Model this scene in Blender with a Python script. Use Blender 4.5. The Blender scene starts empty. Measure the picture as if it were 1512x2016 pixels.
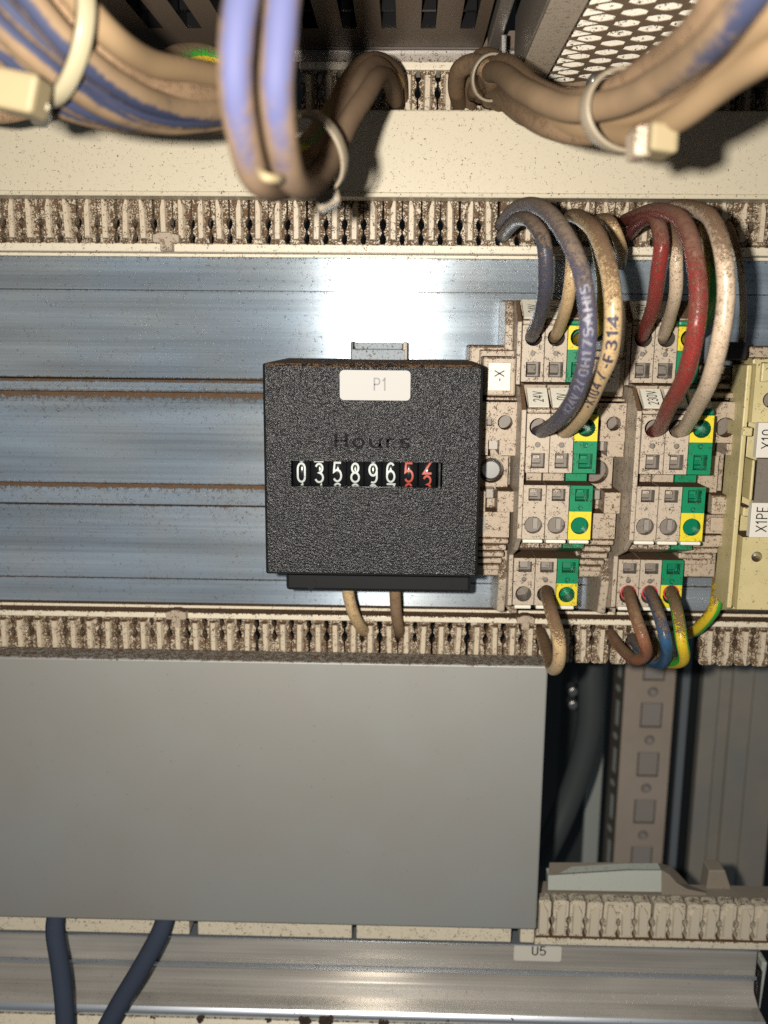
import bpy, bmesh, math, random
from mathutils import Vector, Matrix
random.seed(7)
R = math.radians
scn = bpy.context.scene
COL = scn.collection

# ---------------------------------------------------------------- camera
F = 1800.0                      # focal length in photo pixels (photo 1512 x 2016)
CX, CY = 756.0, 1008.0
DC = 0.205                      # camera stands this far in front of the counter face (y = 0)
Yc = Vector((46, -353, 1800)).normalized()
Zc = -Vector((-83, 9190, 1800)); Zc = (Zc - Yc * Zc.dot(Yc)).normalized()
Xc = Yc.cross(Zc).normalized()
CAM = Vector((0, -DC, 0))
def ray(u, v):
    d = Vector(((u - CX) / F, (v - CY) / F, 1.0))
    return Vector((d.dot(Xc), d.dot(Yc), d.dot(Zc)))
def P(u, v, y):
    """world point on the plane y, seen at photo pixel (u, v)"""
    r = ray(u, v)
    return CAM + r * ((y + DC) / r.y)
def proj(p):
    d = p - CAM; c = [sum(d[j] * B[i] for j, B in enumerate((Xc, Yc, Zc))) for i in range(3)]
    return CX + F * c[0] / c[2], CY + F * c[1] / c[2]
def mm(px, u, v, y):            # size in metres of px photo pixels at that place
    return px * ((y + DC) / ray(u, v).y) / F

cam = bpy.data.cameras.new('camera'); co = bpy.data.objects.new('camera', cam); COL.objects.link(co)
right = Vector((Xc.x, Yc.x, Zc.x)); down = Vector((Xc.y, Yc.y, Zc.y)); fwd = Vector((Xc.z, Yc.z, Zc.z))
m = Matrix((right, -down, -fwd)).transposed().to_4x4(); m.translation = CAM
co.matrix_world = m
cam.sensor_fit = 'VERTICAL'; cam.sensor_height = 36; cam.sensor_width = 27
cam.lens = F / 2016 * 36
cam.clip_start = 0.01; cam.clip_end = 20
cam.dof.use_dof = True; cam.dof.focus_distance = 0.212; cam.dof.aperture_fstop = 19
scn.camera = co

# ---------------------------------------------------------------- light: dim cabinet surroundings + the phone's flash
w = bpy.data.worlds.new('World'); scn.world = w; w.use_nodes = True
bg = w.node_tree.nodes['Background']; bg.inputs[0].default_value = (0.74, 0.87, 1.0, 1); bg.inputs[1].default_value = 0.06
fl = bpy.data.lights.new('flash', 'AREA'); fl.shape = 'DISK'; fl.size = 0.0045; fl.energy = 0.81
fl.color = (1.0, 0.93, 0.83)
fo = bpy.data.objects.new('flash', fl); COL.objects.link(fo)
fo.matrix_world = m.copy(); fo.location = CAM + Vector((-0.0135, 0.0, 0.0035))
fo['label'] = 'flash'; 
scn.view_settings.view_transform = 'Standard'; scn.view_settings.look = 'None'
scn.view_settings.exposure = 0; scn.view_settings.gamma = 1
scn.cycles.max_bounces = 5; scn.cycles.diffuse_bounces = 3; scn.cycles.glossy_bounces = 3
scn.cycles.transparent_max_bounces = 6
scn.cycles.caustics_reflective = False; scn.cycles.caustics_refractive = False
scn.cycles.sample_clamp_indirect = 4
scn.cycles.use_denoising = False; scn.cycles.use_adaptive_sampling = False

# ---------------------------------------------------------------- materials
DUST = (0.120, 0.073, 0.042)
def mat(name, col, rough=0.5, metal=0.0, speck=0.0, up=0.0, dust=DUST, fine=2600, coarse=650, soft=0.05,
        bump=0.0, bscale=3000, aniso=0.0, tint=None, tintscale=40, spec=0.5, stripe=None, brushed=0, dusty=None, coat=0.0, upsoft=0, cw=.40):
    M = bpy.data.materials.new(name); M.use_nodes = True
    N = M.node_tree.nodes; L = M.node_tree.links
    b = N['Principled BSDF']
    def node(t, **k):
        n = N.new(t)
        for a, v in k.items(): setattr(n, a, v)
        return n
    def math_(op, a, c=None, clamp=False):
        n = node('ShaderNodeMath', operation=op, use_clamp=clamp)
        for i, s in enumerate((a, c)):
            if s is None: continue
            if isinstance(s, (int, float)): n.inputs[i].default_value = s
            else: L.new(s, n.inputs[i])
        return n.outputs[0]
    geo = node('ShaderNodeNewGeometry')
    def noise(scale, detail=2, rough_=0.6, stretch=None):
        n = node('ShaderNodeTexNoise'); n.inputs['Scale'].default_value = scale; n.inputs['Detail'].default_value = detail
        n.inputs['Roughness'].default_value = rough_
        if stretch:
            mp = node('ShaderNodeMapping'); mp.inputs['Scale'].default_value = stretch
            L.new(geo.outputs['Position'], mp.inputs['Vector']); L.new(mp.outputs[0], n.inputs['Vector'])
        else: L.new(geo.outputs['Position'], n.inputs['Vector'])
        return n.outputs['Fac']
    def mixc(fac, a, c):
        n = node('ShaderNodeMix', data_type='RGBA')
        if isinstance(fac, (int, float)): n.inputs['Factor'].default_value = fac
        else: L.new(fac, n.inputs['Factor'])
        for i, s in ((6, a), (7, c)):
            if isinstance(s, tuple): n.inputs[i].default_value = (*s[:3], 1)
            else: L.new(s, n.inputs[i])
        return n.outputs[2]
    base = col
    if stripe:                                   # (second colour, share of the circumference)
        uv = node('ShaderNodeUVMap'); sp = node('ShaderNodeSeparateXYZ'); L.new(uv.outputs[0], sp.inputs[0])
        f = math_('FRACT', math_('MULTIPLY', sp.outputs[0], 2.0))
        base = mixc(math_('LESS_THAN', f, stripe[1]), base, stripe[0])
    if tint:
        mr = node('ShaderNodeMapRange'); mr.inputs[1].default_value = .38; mr.inputs[2].default_value = .66
        L.new(noise(tintscale, 3), mr.inputs[0])
        base = mixc(mr.outputs[0], base, tint)
    if brushed:
        st1 = node('ShaderNodeMapRange'); st1.inputs[1].default_value = .32; st1.inputs[2].default_value = .68
        L.new(noise(1500, 3, .7, (0.006, 1, 1)), st1.inputs[0])
        st2 = node('ShaderNodeMapRange'); st2.inputs[1].default_value = .35; st2.inputs[2].default_value = .65
        L.new(noise(130, 2, .5, (0.09, 1, 1)), st2.inputs[0])
        k_ = math_('ADD', math_('MULTIPLY', st1.outputs[0], .22), math_('ADD', math_('MULTIPLY', st2.outputs[0], .36), .66))
        vm = node('ShaderNodeVectorMath', operation='SCALE')
        if isinstance(base, tuple): vm.inputs[0].default_value = base[:3]
        else: L.new(base, vm.inputs[0])
        L.new(k_, vm.inputs['Scale']); base = vm.outputs[0]
    nA = noise(coarse, 3); nB = noise(fine, 3, .7)
    n = math_('ADD', math_('MULTIPLY', nA, cw), math_('MULTIPLY', nB, 1 - cw))
    sep = node('ShaderNodeSeparateXYZ'); L.new(geo.outputs['Normal'], sep.inputs[0])
    at = node('ShaderNodeAttribute', attribute_name='dust')
    n2 = math_('ADD', n, at.outputs['Fac'])
    if up: n2 = math_('ADD', n2, math_('MULTIPLY', math_('MAXIMUM', sep.outputs[2], upsoft), up))
    mr = node('ShaderNodeMapRange'); mr.interpolation_type = 'SMOOTHSTEP'
    mr.inputs[1].default_value = 0.655 - speck; mr.inputs[2].default_value = 0.655 - speck + soft
    L.new(n2, mr.inputs[0]); mask = mr.outputs[0]
    dcol = mixc(nA, tuple(c * .62 for c in dust), tuple(min(1, c * 1.45) for c in dust))
    L.new(mixc(mask, base, dcol), b.inputs['Base Color'])
    rg = node('ShaderNodeMapRange'); rg.inputs[3].default_value = rough; rg.inputs[4].default_value = .95
    L.new(mask, rg.inputs[0]); L.new(rg.outputs[0], b.inputs['Roughness'])
    if metal:
        L.new(math_('MULTIPLY', math_('SUBTRACT', 1.0, mask), metal), b.inputs['Metallic'])
    sl = node('ShaderNodeMapRange'); sl.inputs[3].default_value = spec; sl.inputs[4].default_value = 0.1
    L.new(mask, sl.inputs[0]); L.new(sl.outputs[0], b.inputs['Specular IOR Level'])
    h = math_('MULTIPLY', mask, 0.00012)
    if bump:
        h = math_('ADD', h, math_('MULTIPLY', noise(bscale, 2), bump))
    if brushed:
        h = math_('ADD', h, math_('MULTIPLY', noise(9000, 2, .6, (0.004, 1, 1)), brushed))
    bp = node('ShaderNodeBump'); bp.inputs['Distance'].default_value = 1.0; bp.inputs['Strength'].default_value = 1.0
    L.new(h, bp.inputs['Height']); L.new(bp.outputs[0], b.inputs['Normal'])
    if aniso:
        b.inputs['Anisotropic'].default_value = aniso; b.inputs['Anisotropic Rotation'].default_value = .25
        t = node('ShaderNodeTangent', direction_type='UV_MAP'); t.uv_map = 'uv'; L.new(t.outputs[0], b.inputs['Tangent'])
    if coat: b.inputs['Coat Weight'].default_value = coat
    return M

CREAM = (0.62, 0.555, 0.43)
M = {}
M['cover'] = mat('cream plastic cover', (0.60, 0.54, 0.41), .45, speck=.065, up=.06, fine=3000, coarse=900, bump=4e-6, bscale=2500)
M['comb'] = mat('dirty cream comb', (0.60, 0.51, 0.385), .4, speck=.120, up=.15, fine=2800, coarse=700)
M['combclean'] = mat('cream comb less dirty', (0.62, 0.555, 0.44), .4, speck=.05, up=.06, fine=3000, coarse=700)
M['strip'] = mat('cream strip', (0.74, 0.67, 0.53), .4, speck=.06, up=.25)
M['grey'] = mat('grey painted cover', (0.40, 0.42, 0.41), .60, metal=.52, speck=.012, up=.17, fine=3400, tint=(0.39, 0.385, 0.36), tintscale=17, bump=5e-6, bscale=2600)
M['alu'] = mat('brushed aluminium', (0.43, 0.535, 0.65), .30, metal=.58, speck=.035, up=.2, fine=3600, coarse=900, tint=(0.46, 0.515, 0.56), tintscale=30, aniso=.90, brushed=1e-6, spec=.5)
M['alu2'] = mat('brushed aluminium warm', (0.70, 0.66, 0.60), .26, metal=.45, speck=.0, up=.04, fine=3600, tint=(0.62, 0.595, 0.55), tintscale=24, aniso=.90, brushed=1e-6)
M['alu3'] = mat('aluminium bead', (0.66, 0.72, 0.80), .35, metal=.8, speck=.03, up=.0, fine=2000, coarse=900)
M['term'] = mat('grey terminal plastic', (0.47, 0.395, 0.31), .4, speck=.095, up=.22, fine=3400, coarse=700)
M['recess_shade'] = mat('grey recess shade', (0.20, 0.175, 0.15), .4, speck=.03, up=.1)  # darkened plastic colour, paints the shade inside holes and recesses
M['brack'] = mat('grey bracket plastic', (0.43, 0.35, 0.265), .45, speck=.10, up=.24, fine=3200, coarse=600)
M['clipm'] = mat('grimy clip metal', (0.36, 0.41, 0.45), .7, speck=.09, fine=3200, coarse=1200, spec=.2)
M['spring'] = mat('pale clamp spring', (0.36, 0.33, 0.29), .35, metal=.3, speck=.03)
M['duststeel'] = mat('dusty grey steel', (0.27, 0.235, 0.19), .7, speck=.03, fine=2500)
M['darkflank'] = mat('column flank', (0.13, 0.105, 0.08), .6, speck=-.1)  # column paint darkened to stand for shade on its side
M['seal'] = mat('black rubber', (0.014, 0.017, 0.02), .45, speck=-.2)
M['bluegrey'] = mat('blue grey rubber', (0.22, 0.25, 0.28), .45, speck=-.2)
M['headtie'] = mat('dusty tie head', (0.235, 0.19, 0.11), .5, speck=.0, up=.1, coarse=200, fine=900, soft=.2, dust=(.15, .105, .06), spec=.2)
M['wing'] = mat('dusty wing plastic', (.36, .29, .22), .7, speck=.12, up=.1, dust=(.17, .11, .07))
M['green'] = mat('green terminal plastic', (0.0, 0.21, 0.09), .4, speck=.075, up=.24, fine=3400)
M['green_shade'] = mat('green recess shade', (0.0, 0.16, 0.075), .3, speck=.02, up=.1)  # deck green darkened to paint the shade inside the holes
M['yellow'] = mat('yellow terminal plastic', (0.70, 0.58, 0.03), .4, speck=.070, up=.2, fine=3400)
M['beige'] = mat('beige yellow plastic', (0.57, 0.49, 0.26), .45, speck=.055, up=.24, fine=3200, tint=(0.50, 0.43, 0.22), tintscale=90)
M['tag'] = mat('white tag', (0.74, 0.72, 0.62), .4, speck=.02, up=.0, fine=3400)
M['sticker'] = mat('silver sticker', (0.43, 0.425, 0.41), .6, speck=-.3, bump=6e-6, bscale=6000)
M['whitetag'] = mat('clean white label', (0.68, 0.65, 0.58), .5, speck=-.2)
M['ink'] = mat('black ink', (0.015, 0.015, 0.015), .5, speck=-.3)
M['greyink'] = mat('grey ink', (0.16, 0.16, 0.16), .5, speck=-.3)
M['wireink'] = mat('dark blue ink', (0.05, 0.05, 0.075), .5, speck=-.1)
M['paleink'] = mat('pale ink', (0.21, 0.21, 0.26), .5, speck=.10, cw=.3, fine=4200, dust=(.15,.115,.09))
M['black'] = mat('black plastic', (0.010, 0.011, 0.012), .45, speck=-.05, up=.32, spec=.25)
def black_grain():
    M_ = mat('grained black plastic', (0.014, 0.0145, 0.017), .26, speck=-.03, coarse=130, up=.36, spec=.48)
    N = M_.node_tree.nodes; L = M_.node_tree.links
    vo = N.new('ShaderNodeTexVoronoi'); vo.inputs['Scale'].default_value = 2100; vo.feature = 'F1'
    geo = [n for n in N if n.type == 'NEW_GEOMETRY'][0]; L.new(geo.outputs['Position'], vo.inputs['Vector'])
    no = N.new('ShaderNodeTexNoise'); no.inputs['Scale'].default_value = 3000; no.inputs['Detail'].default_value = 3
    L.new(geo.outputs['Position'], no.inputs['Vector'])
    ad = N.new('ShaderNodeMath'); ad.operation = 'MULTIPLY_ADD'; L.new(no.outputs['Fac'], ad.inputs[0]); ad.inputs[1].default_value = 1.6
    L.new(vo.outputs['Distance'], ad.inputs[2])
    bp = [n for n in N if n.type == 'BUMP'][0]
    b2 = N.new('ShaderNodeBump'); b2.inputs['Distance'].default_value = 0.00016; b2.inputs['Strength'].default_value = 1
    L.new(ad.outputs[0], b2.inputs['Height']); L.new(bp.outputs[0], b2.inputs['Normal'])
    L.new(b2.outputs[0], N['Principled BSDF'].inputs['Normal'])
    return M_
M['grain'] = black_grain()
M['matblack'] = mat('matt black', (0.007, 0.007, 0.008), .7, speck=-.3, spec=.12)
M['drum'] = mat('glossy black drum', (0.010, 0.010, 0.011), .22, speck=-.3)
M['numw'] = mat('white numerals', (0.55, 0.60, 0.58), .5, speck=-.3)
M['numr'] = mat('red numerals', (0.48, 0.075, 0.045), .5, speck=-.3)
M['steel'] = mat('zinc steel', (0.62, 0.62, 0.60), .25, metal=.9, speck=.02, up=.1)
M['wblue'] = mat('dark blue wire', (0.05, 0.055, 0.085), .32, speck=0.175, up=0.2, coarse=900, upsoft=-.1, fine=4200, bump=1.5e-5, bscale=3500, cw=.30, soft=.09, dust=(0.15, 0.11, 0.08))
M['wprint'] = mat('blue printed wire', (0.075, 0.078, 0.13), .35, speck=0.165, up=0.18, coarse=900, upsoft=-.1, fine=4200, bump=1.5e-5, bscale=3500, cw=.30, soft=.09, dust=(0.17, 0.13, 0.1))
M['wcream'] = mat('cream wire', (0.52, 0.37, 0.2), .35, speck=0.125, up=0.22, coarse=900, upsoft=-.1, fine=4200, bump=1.5e-5, bscale=3500, cw=.30, soft=.09, dust=(0.16, 0.1, 0.06))
M['wwhite'] = mat('white wire', (0.55, 0.43, 0.31), .35, speck=0.13, up=0.2, coarse=900, upsoft=-.1, fine=4200, bump=1.5e-5, bscale=3500, cw=.30, soft=.09, dust=(0.17, 0.105, 0.065))
M['wred'] = mat('red wire', (0.24, 0.028, 0.024), .3, speck=0.175, up=0.2, coarse=900, upsoft=-.1, fine=4200, bump=1.5e-5, bscale=3500, cw=.30, soft=.09, dust=(0.16, 0.085, 0.06))
M['wbrown'] = mat('brown wire', (0.24, 0.10, 0.055), .4, speck=.09, up=.25, coarse=800, fine=4200, cw=.3, dust=(.20,.125,.075), bump=1.5e-5, bscale=3500)
M['wlblue'] = mat('light blue wire', (0.03, 0.09, 0.18), .3, speck=0.08, up=0.2, coarse=900, upsoft=-.1, fine=4200, bump=1.2e-5, bscale=3500, cw=.30, dust=(0.16, 0.11, 0.075))
M['wgy'] = mat('green and yellow wire', (0.6, 0.42, 0.025), .35, speck=0.08, up=0.22, stripe=((0.05, 0.36, 0.04), .45), coarse=900, upsoft=-.1, fine=4200, bump=1.2e-5, bscale=3500, cw=.30, dust=(0.16, 0.11, 0.07))
M['wyel'] = mat('yellow wire', (0.5, 0.37, 0.025), .35, speck=0.1, up=0.2, fine=4200, bump=1.2e-5, bscale=3500, cw=.30, dust=(0.16, 0.11, 0.07))
M['wdust'] = mat('dust covered wire', (0.225, 0.15, 0.092), .9, speck=.1, up=.1, dust=(.175,.115,.07), fine=3800, bump=3e-5, bscale=2500, spec=.1)
M['wloop'] = mat('faded blue wire', (0.068, 0.074, 0.150), .6, speck=.04, up=.10, coarse=90, fine=500, soft=.5, dust=(.165, .113, .074), bump=2e-5, bscale=1500, spec=.1)
M['wbund'] = mat('blue dusty wire', (0.035, 0.042, 0.080), .6, speck=.0, up=.06, coarse=110, fine=700, soft=.34, dust=(.185, .128, .078), bump=2e-5, bscale=1500, spec=.15)
M['wbundt'] = mat('tan dusty wire', (0.22, 0.15, 0.085), .8, speck=.06, up=.12, coarse=160, fine=900, soft=.2, dust=(.16, .11, .07), bump=2e-5, bscale=1500, spec=.15)
M['wdkblue'] = mat('blue plain cable', (0.042, 0.055, 0.085), .85, speck=-.02, up=.1, bump=1e-5, bscale=2500, spec=.12)  # the jackets' own matt dark blue grey
M['cable'] = mat('dark grey cable', (0.06, 0.072, 0.072), .5, speck=-.1)
M['tie'] = mat('nylon tie', (0.30, 0.265, 0.175), .35, speck=-.01, up=.16, coarse=300, fine=900, soft=.15, dust=(.20, .15, .095), spec=.4)
M['tieclear'] = mat('clear nylon tie', (0.25, 0.21, 0.155), .4, speck=.02, up=.1, spec=.4)
M['darkbox'] = mat('dark dusty housing', (0.15, 0.11, 0.08), .5, speck=.03, up=0, dust=(.19, .135, .085), bump=2e-5, bscale=900)
M['void'] = mat('black interior', (0.006, 0.006, 0.007), .3, speck=-.3)
M['mesh'] = mat('dust clogged mesh', (0.26, 0.185, 0.125), .9, speck=.04, dust=(.17, .11, .07), bump=3e-5, bscale=1500, spec=.1)
M['sheet'] = mat('bright sheet', (1.0, 0.95, 0.82), .35, speck=.10, fine=1700, coarse=700, dust=(.12, .07, .04), metal=0, spec=1.0)
M['psuface'] = mat('speckled steel edge', (0.50, 0.42, 0.33), .5, speck=.08, fine=2600)
M['psu'] = mat('greyish steel side', (0.33, 0.29, 0.25), .45, metal=.5, speck=.045)
M['frame'] = mat('painted steel column', (0.56, 0.475, 0.395), .5, speck=-.04, up=.1, tint=(0.50, 0.41, 0.33), tintscale=30)
M['knock'] = mat('knockout infill', (0.42, 0.385, 0.35), .5, speck=-.04)
M['backw'] = mat('cabinet back', (0.07, 0.075, 0.075), .6, speck=-.1)
M['panel'] = mat('grey brown panel', (0.46, 0.42, 0.355), .45, speck=-.03, up=.08, tint=(0.38, 0.38, 0.35), tintscale=35, metal=.1)
M['palebr'] = mat('pale bracket', (0.50, 0.54, 0.50), .5, speck=.0, up=.06)
M['debris'] = mat('dark dirt crumbs', (0.05, 0.032, 0.022), .9, speck=-.1, bump=1e-4, bscale=1500)
M['redsleeve'] = mat('red ferrule collar', (0.50, 0.05, 0.06), .4, speck=.01)
M['blksleeve'] = mat('dark collar', (0.02, 0.018, 0.018), .4, speck=.02)
def glass():
    g = bpy.data.materials.new('clear window pane'); g.use_nodes = True
    N = g.node_tree.nodes; L = g.node_tree.links; N.remove(N['Principled BSDF'])
    t = N.new('ShaderNodeBsdfTransparent'); t.inputs[0].default_value = (.95, .96, .96, 1)
    gl = N.new('ShaderNodeBsdfGlossy'); gl.inputs['Roughness'].default_value = .04
    mx = N.new('ShaderNodeMixShader'); mx.inputs[0].default_value = .05
    L.new(t.outputs[0], mx.inputs[1]); L.new(gl.outputs[0], mx.inputs[2]); L.new(mx.outputs[0], N['Material Output'].inputs[0])
    return g
M['glass'] = glass()

# ---------------------------------------------------------------- mesh helpers
class MB:
    def __init__(s): s.v = []; s.f = []; s.m = []; s.mats = []; s.uv = {}; s.dust = {}; s.smooth = set()
    def mi(s, m):
        if m not in s.mats: s.mats.append(m)
        return s.mats.index(m)
    def vert(s, p, dust=None):
        s.v.append(tuple(p))
        if dust is not None: s.dust[len(s.v) - 1] = dust
        return len(s.v) - 1
    def face(s, idx, m, uv=None, smooth=False):
        s.f.append(tuple(idx)); s.m.append(s.mi(m))
        if uv: s.uv[len(s.f) - 1] = uv
        if smooth: s.smooth.add(len(s.f) - 1)
    def poly(s, pts, m): s.face([s.vert(p) for p in pts], m)
    def box(s, x0, x1, y0, y1, z0, z1, m):
        b = [s.vert((x, y, z)) for z in (z0, z1) for y in (y0, y1) for x in (x0, x1)]
        for q in ((0, 2, 3, 1), (4, 5, 7, 6), (0, 1, 5, 4), (2, 6, 7, 3), (0, 4, 6, 2), (1, 3, 7, 5)):
            s.face([b[i] for i in q], m)
    def prism_x(s, prof, x0, x1, m, uvscale=None, closed=True, caps=True, dust=None, smooth=False):
        """profile of (y, z) extruded along x"""
        n = len(prof)
        a = [s.vert((x0, y, z), dust[i] if dust else None) for i, (y, z) in enumerate(prof)]
        b = [s.vert((x1, y, z), dust[i] if dust else None) for i, (y, z) in enumerate(prof)]
        t = 0
        for i in range(n if closed else n - 1):
            j = (i + 1) % n
            d = math.hypot(prof[j][0] - prof[i][0], prof[j][1] - prof[i][1])
            s.face((a[i], a[j], b[j], b[i]), m, [(x0, t), (x0, t + d), (x1, t + d), (x1, t)], smooth)
            t += d
        if caps and closed:
            s.face(a[::-1], m); s.face(b, m)
    def prism_y(s, out, y0, y1, m, mf=None):
        """outline of (x, z) counter-clockwise seen from the front, extruded from y0 (front) to y1"""
        n = len(out)
        a = [s.vert((x, y0, z)) for x, z in out]; b = [s.vert((x, y1, z)) for x, z in out]
        s.face(a, mf or m); s.face(b[::-1], m)
        for i in range(n):
            j = (i + 1) % n
            s.face((a[j], a[i], b[i], b[j]), m)
    def cell(s, x0, x1, z0, z1, y, hole, depth, m, min_=None, mfloor=None, n=20, floor=True):
        """rectangular face at y with one hole ('c', cx, cz, r) or ('r', cx, cz, hw, hh), walls going back and a floor"""
        k, cx, cz = hole[:3]
        def ang(px, pz): return math.atan2(pz - cz, px - cx) % (2 * math.pi)
        A = [2 * math.pi * i / n for i in range(n)] if k == 'c' else [math.pi / 2 * i for i in range(4)]
        A += [ang(px, pz) for px in (x0, x1) for pz in (z0, z1)]
        if k == 'r': A += [ang(cx + sx * hole[3], cz + sz * hole[4]) for sx in (-1, 1) for sz in (-1, 1)]
        A = sorted(A); B = [A[0]]
        for a in A[1:]:
            if a - B[-1] > 1e-3: B.append(a)
        def hit(a, xa, xb, za, zb):
            c, q = math.cos(a), math.sin(a); t = 1e9
            if c > 1e-9: t = min(t, (xb - cx) / c)
            if c < -1e-9: t = min(t, (xa - cx) / c)
            if q > 1e-9: t = min(t, (zb - cz) / q)
            if q < -1e-9: t = min(t, (za - cz) / q)
            return cx + t * c, cz + t * q
        O = []; I = []; D = []
        for a in B:
            ox, oz = hit(a, x0, x1, z0, z1); O.append(s.vert((ox, y, oz)))
            if k == 'c': ix, iz = cx + hole[3] * math.cos(a), cz + hole[3] * math.sin(a)
            else: ix, iz = hit(a, cx - hole[3], cx + hole[3], cz - hole[4], cz + hole[4])
            I.append(s.vert((ix, y, iz))); D.append(s.vert((ix, y + depth, iz)))
        q = len(B)
        for i in range(q):
            j = (i + 1) % q
            s.face((O[i], O[j], I[j], I[i]), m)
            s.face((I[i], I[j], D[j], D[i]), min_ or m)
        if floor: s.face(D, mfloor or min_ or m)
    def disc(s, cx, cz, r, y, m, n=16, y1=None):
        out = [(cx + r * math.cos(2 * math.pi * i / n), cz + r * math.sin(2 * math.pi * i / n)) for i in range(n)]
        if y1 is None: s.face([s.vert((x, y, z)) for x, z in out], m)
        else: s.prism_y(out, y, y1, m)
    def build(s, name, parent=None, bevel=0, seg=2, loc=None, angle=40, recalc=False):
        off = Vector(loc) if loc is not None else (parent_world(parent) if parent else Vector((0, 0, 0)))
        me = bpy.data.meshes.new(name)
        me.from_pydata([tuple(Vector(p) - off) for p in s.v], [], s.f)
        for mm_ in s.mats: me.materials.append(mm_)
        me.polygons.foreach_set('material_index', s.m)
        uvl = me.uv_layers.new(name='uv')
        for fi, p in enumerate(me.polygons):
            if fi in s.uv:
                for li, c in zip(p.loop_indices, s.uv[fi]): uvl.data[li].uv = c
            if fi in s.smooth: p.use_smooth = True
        if s.dust:
            at = me.attributes.new('dust', 'FLOAT', 'POINT')
            for i, d in s.dust.items(): at.data[i].value = d
        if recalc:
            bm = bmesh.new(); bm.from_mesh(me); bmesh.ops.recalc_face_normals(bm, faces=bm.faces); bm.to_mesh(me); bm.free()
        o = bpy.data.objects.new(name, me); COL.objects.link(o)
        if parent: o.parent = parent
        else: o.location = off
        if bevel:
            b = o.modifiers.new('bevel', 'BEVEL'); b.width = bevel; b.segments = seg; b.limit_method = 'ANGLE'; b.angle_limit = R(angle)
        return o
def parent_world(o):
    p = Vector((0, 0, 0))
    while o: p += o.location; o = o.parent
    return p
def tag(o, label=None, cat=None, group=None, kind=None):
    if label: o['label'] = label
    if cat: o['category'] = cat
    if group: o['group'] = group
    if kind: o['kind'] = kind
    return o
def thing(name, label, cat, loc=(0, 0, 0), group=None):
    o = bpy.data.objects.new(name, None); COL.objects.link(o); o.location = loc; o.empty_display_size = .005
    return tag(o, label, cat, group)
def copy_tree(o, parent=None):
    c = o.copy(); COL.objects.link(c); c.parent = parent
    for ch in o.children: copy_tree(ch, c)
    return c

_tc = {}
def _ov(cx, cy, rx, ry, a0, a1, n=12):
    return [(cx + rx * math.cos(R(a0 + (a1 - a0) * i / n)), cy + ry * math.sin(R(a0 + (a1 - a0) * i / n))) for i in range(n + 1)]
GLY = {
 '0': (.56, [[(.5, .3), (.5, .7)] + _ov(.28, .72, .22, .28, 0, 180) + [(.06, .3)] + _ov(.28, .28, .22, .28, 180, 360)]),
 '1': (.34, [[(.04, .78), (.22, 1), (.22, 0)]]),
 '2': (.54, [_ov(.27, .73, .23, .27, 170, -35) + [(.04, 0), (.52, 0)]]),
 '3': (.54, [_ov(.26, .76, .21, .24, 160, -90) + _ov(.26, .26, .24, .26, 90, -160)]),
 '4': (.58, [[(.40, 0), (.40, 1), (.02, .3), (.56, .3)]]),
 '5': (.54, [[(.48, 1), (.09, 1), (.05, .52)] + _ov(.26, .31, .24, .31, 115, -150)]),
 '6': (.54, [[(.44, .88)] + _ov(.27, .70, .22, .30, 60, 180) + _ov(.27, .30, .23, .30, 180, 540, 18)]),
 '7': (.52, [[(.02, 1), (.50, 1), (.20, 0)]]),
 '8': (.54, [_ov(.27, .76, .20, .24, -90, 270, 18) + _ov(.27, .26, .24, .26, 90, 450, 18)]),
 '9': (.54, [_ov(.27, .70, .23, .30, 0, 360, 18) + _ov(.27, .30, .23, .30, 0, -120)]),
 'A': (.60, [[(0, 0), (.30, 1), (.60, 0)], [(.11, .34), (.49, .34)]]),
 'E': (.50, [[(.48, 1), (.05, 1), (.05, 0), (.48, 0)], [(.05, .52), (.42, .52)]]),
 'F': (.48, [[(.46, 1), (.05, 1), (.05, 0)], [(.05, .52), (.40, .52)]]),
 'H': (.58, [[(.05, 0), (.05, 1)], [(.53, 0), (.53, 1)], [(.05, .5), (.53, .5)]]),
 'I': (.14, [[(.07, 0), (.07, 1)]]),
 'P': (.54, [[(.06, 0), (.06, 1), (.28, 1)] + _ov(.28, .75, .22, .25, 90, -90) + [(.06, .5)]]),
 'S': (.54, [_ov(.27, .76, .22, .24, 30, 250) + _ov(.27, .26, .23, .26, 70, -150)]),
 'U': (.56, [[(.05, 1), (.05, .28)] + _ov(.28, .28, .23, .28, 180, 360) + [(.51, 1)]]),
 'V': (.58, [[(0, 1), (.29, 0), (.58, 1)]]),
 'X': (.58, [[(0, 0), (.58, 1)], [(0, 1), (.58, 0)]]),
 'o': (.52, [_ov(.26, .34, .22, .34, 0, 360, 18)]),
 'u': (.52, [[(.05, .68), (.05, .25)] + _ov(.26, .25, .21, .25, 180, 360) + [(.47, .68)], [(.47, .3), (.47, 0)]]),
 'r': (.38, [[(.06, 0), (.06, .68)], _ov(.26, .44, .20, .24, 180, 60, 6)]),
 's': (.46, [_ov(.23, .51, .17, .17, 30, 250, 8) + _ov(.23, .18, .18, .18, 70, -150, 8)]),
 '-': (.34, [[(.03, .45), (.31, .45)]]), '/': (.36, [[(0, -.05), (.34, 1.05)]]), '.': (.12, [[(.06, 0), (.06, .05)]]),
}
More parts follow.
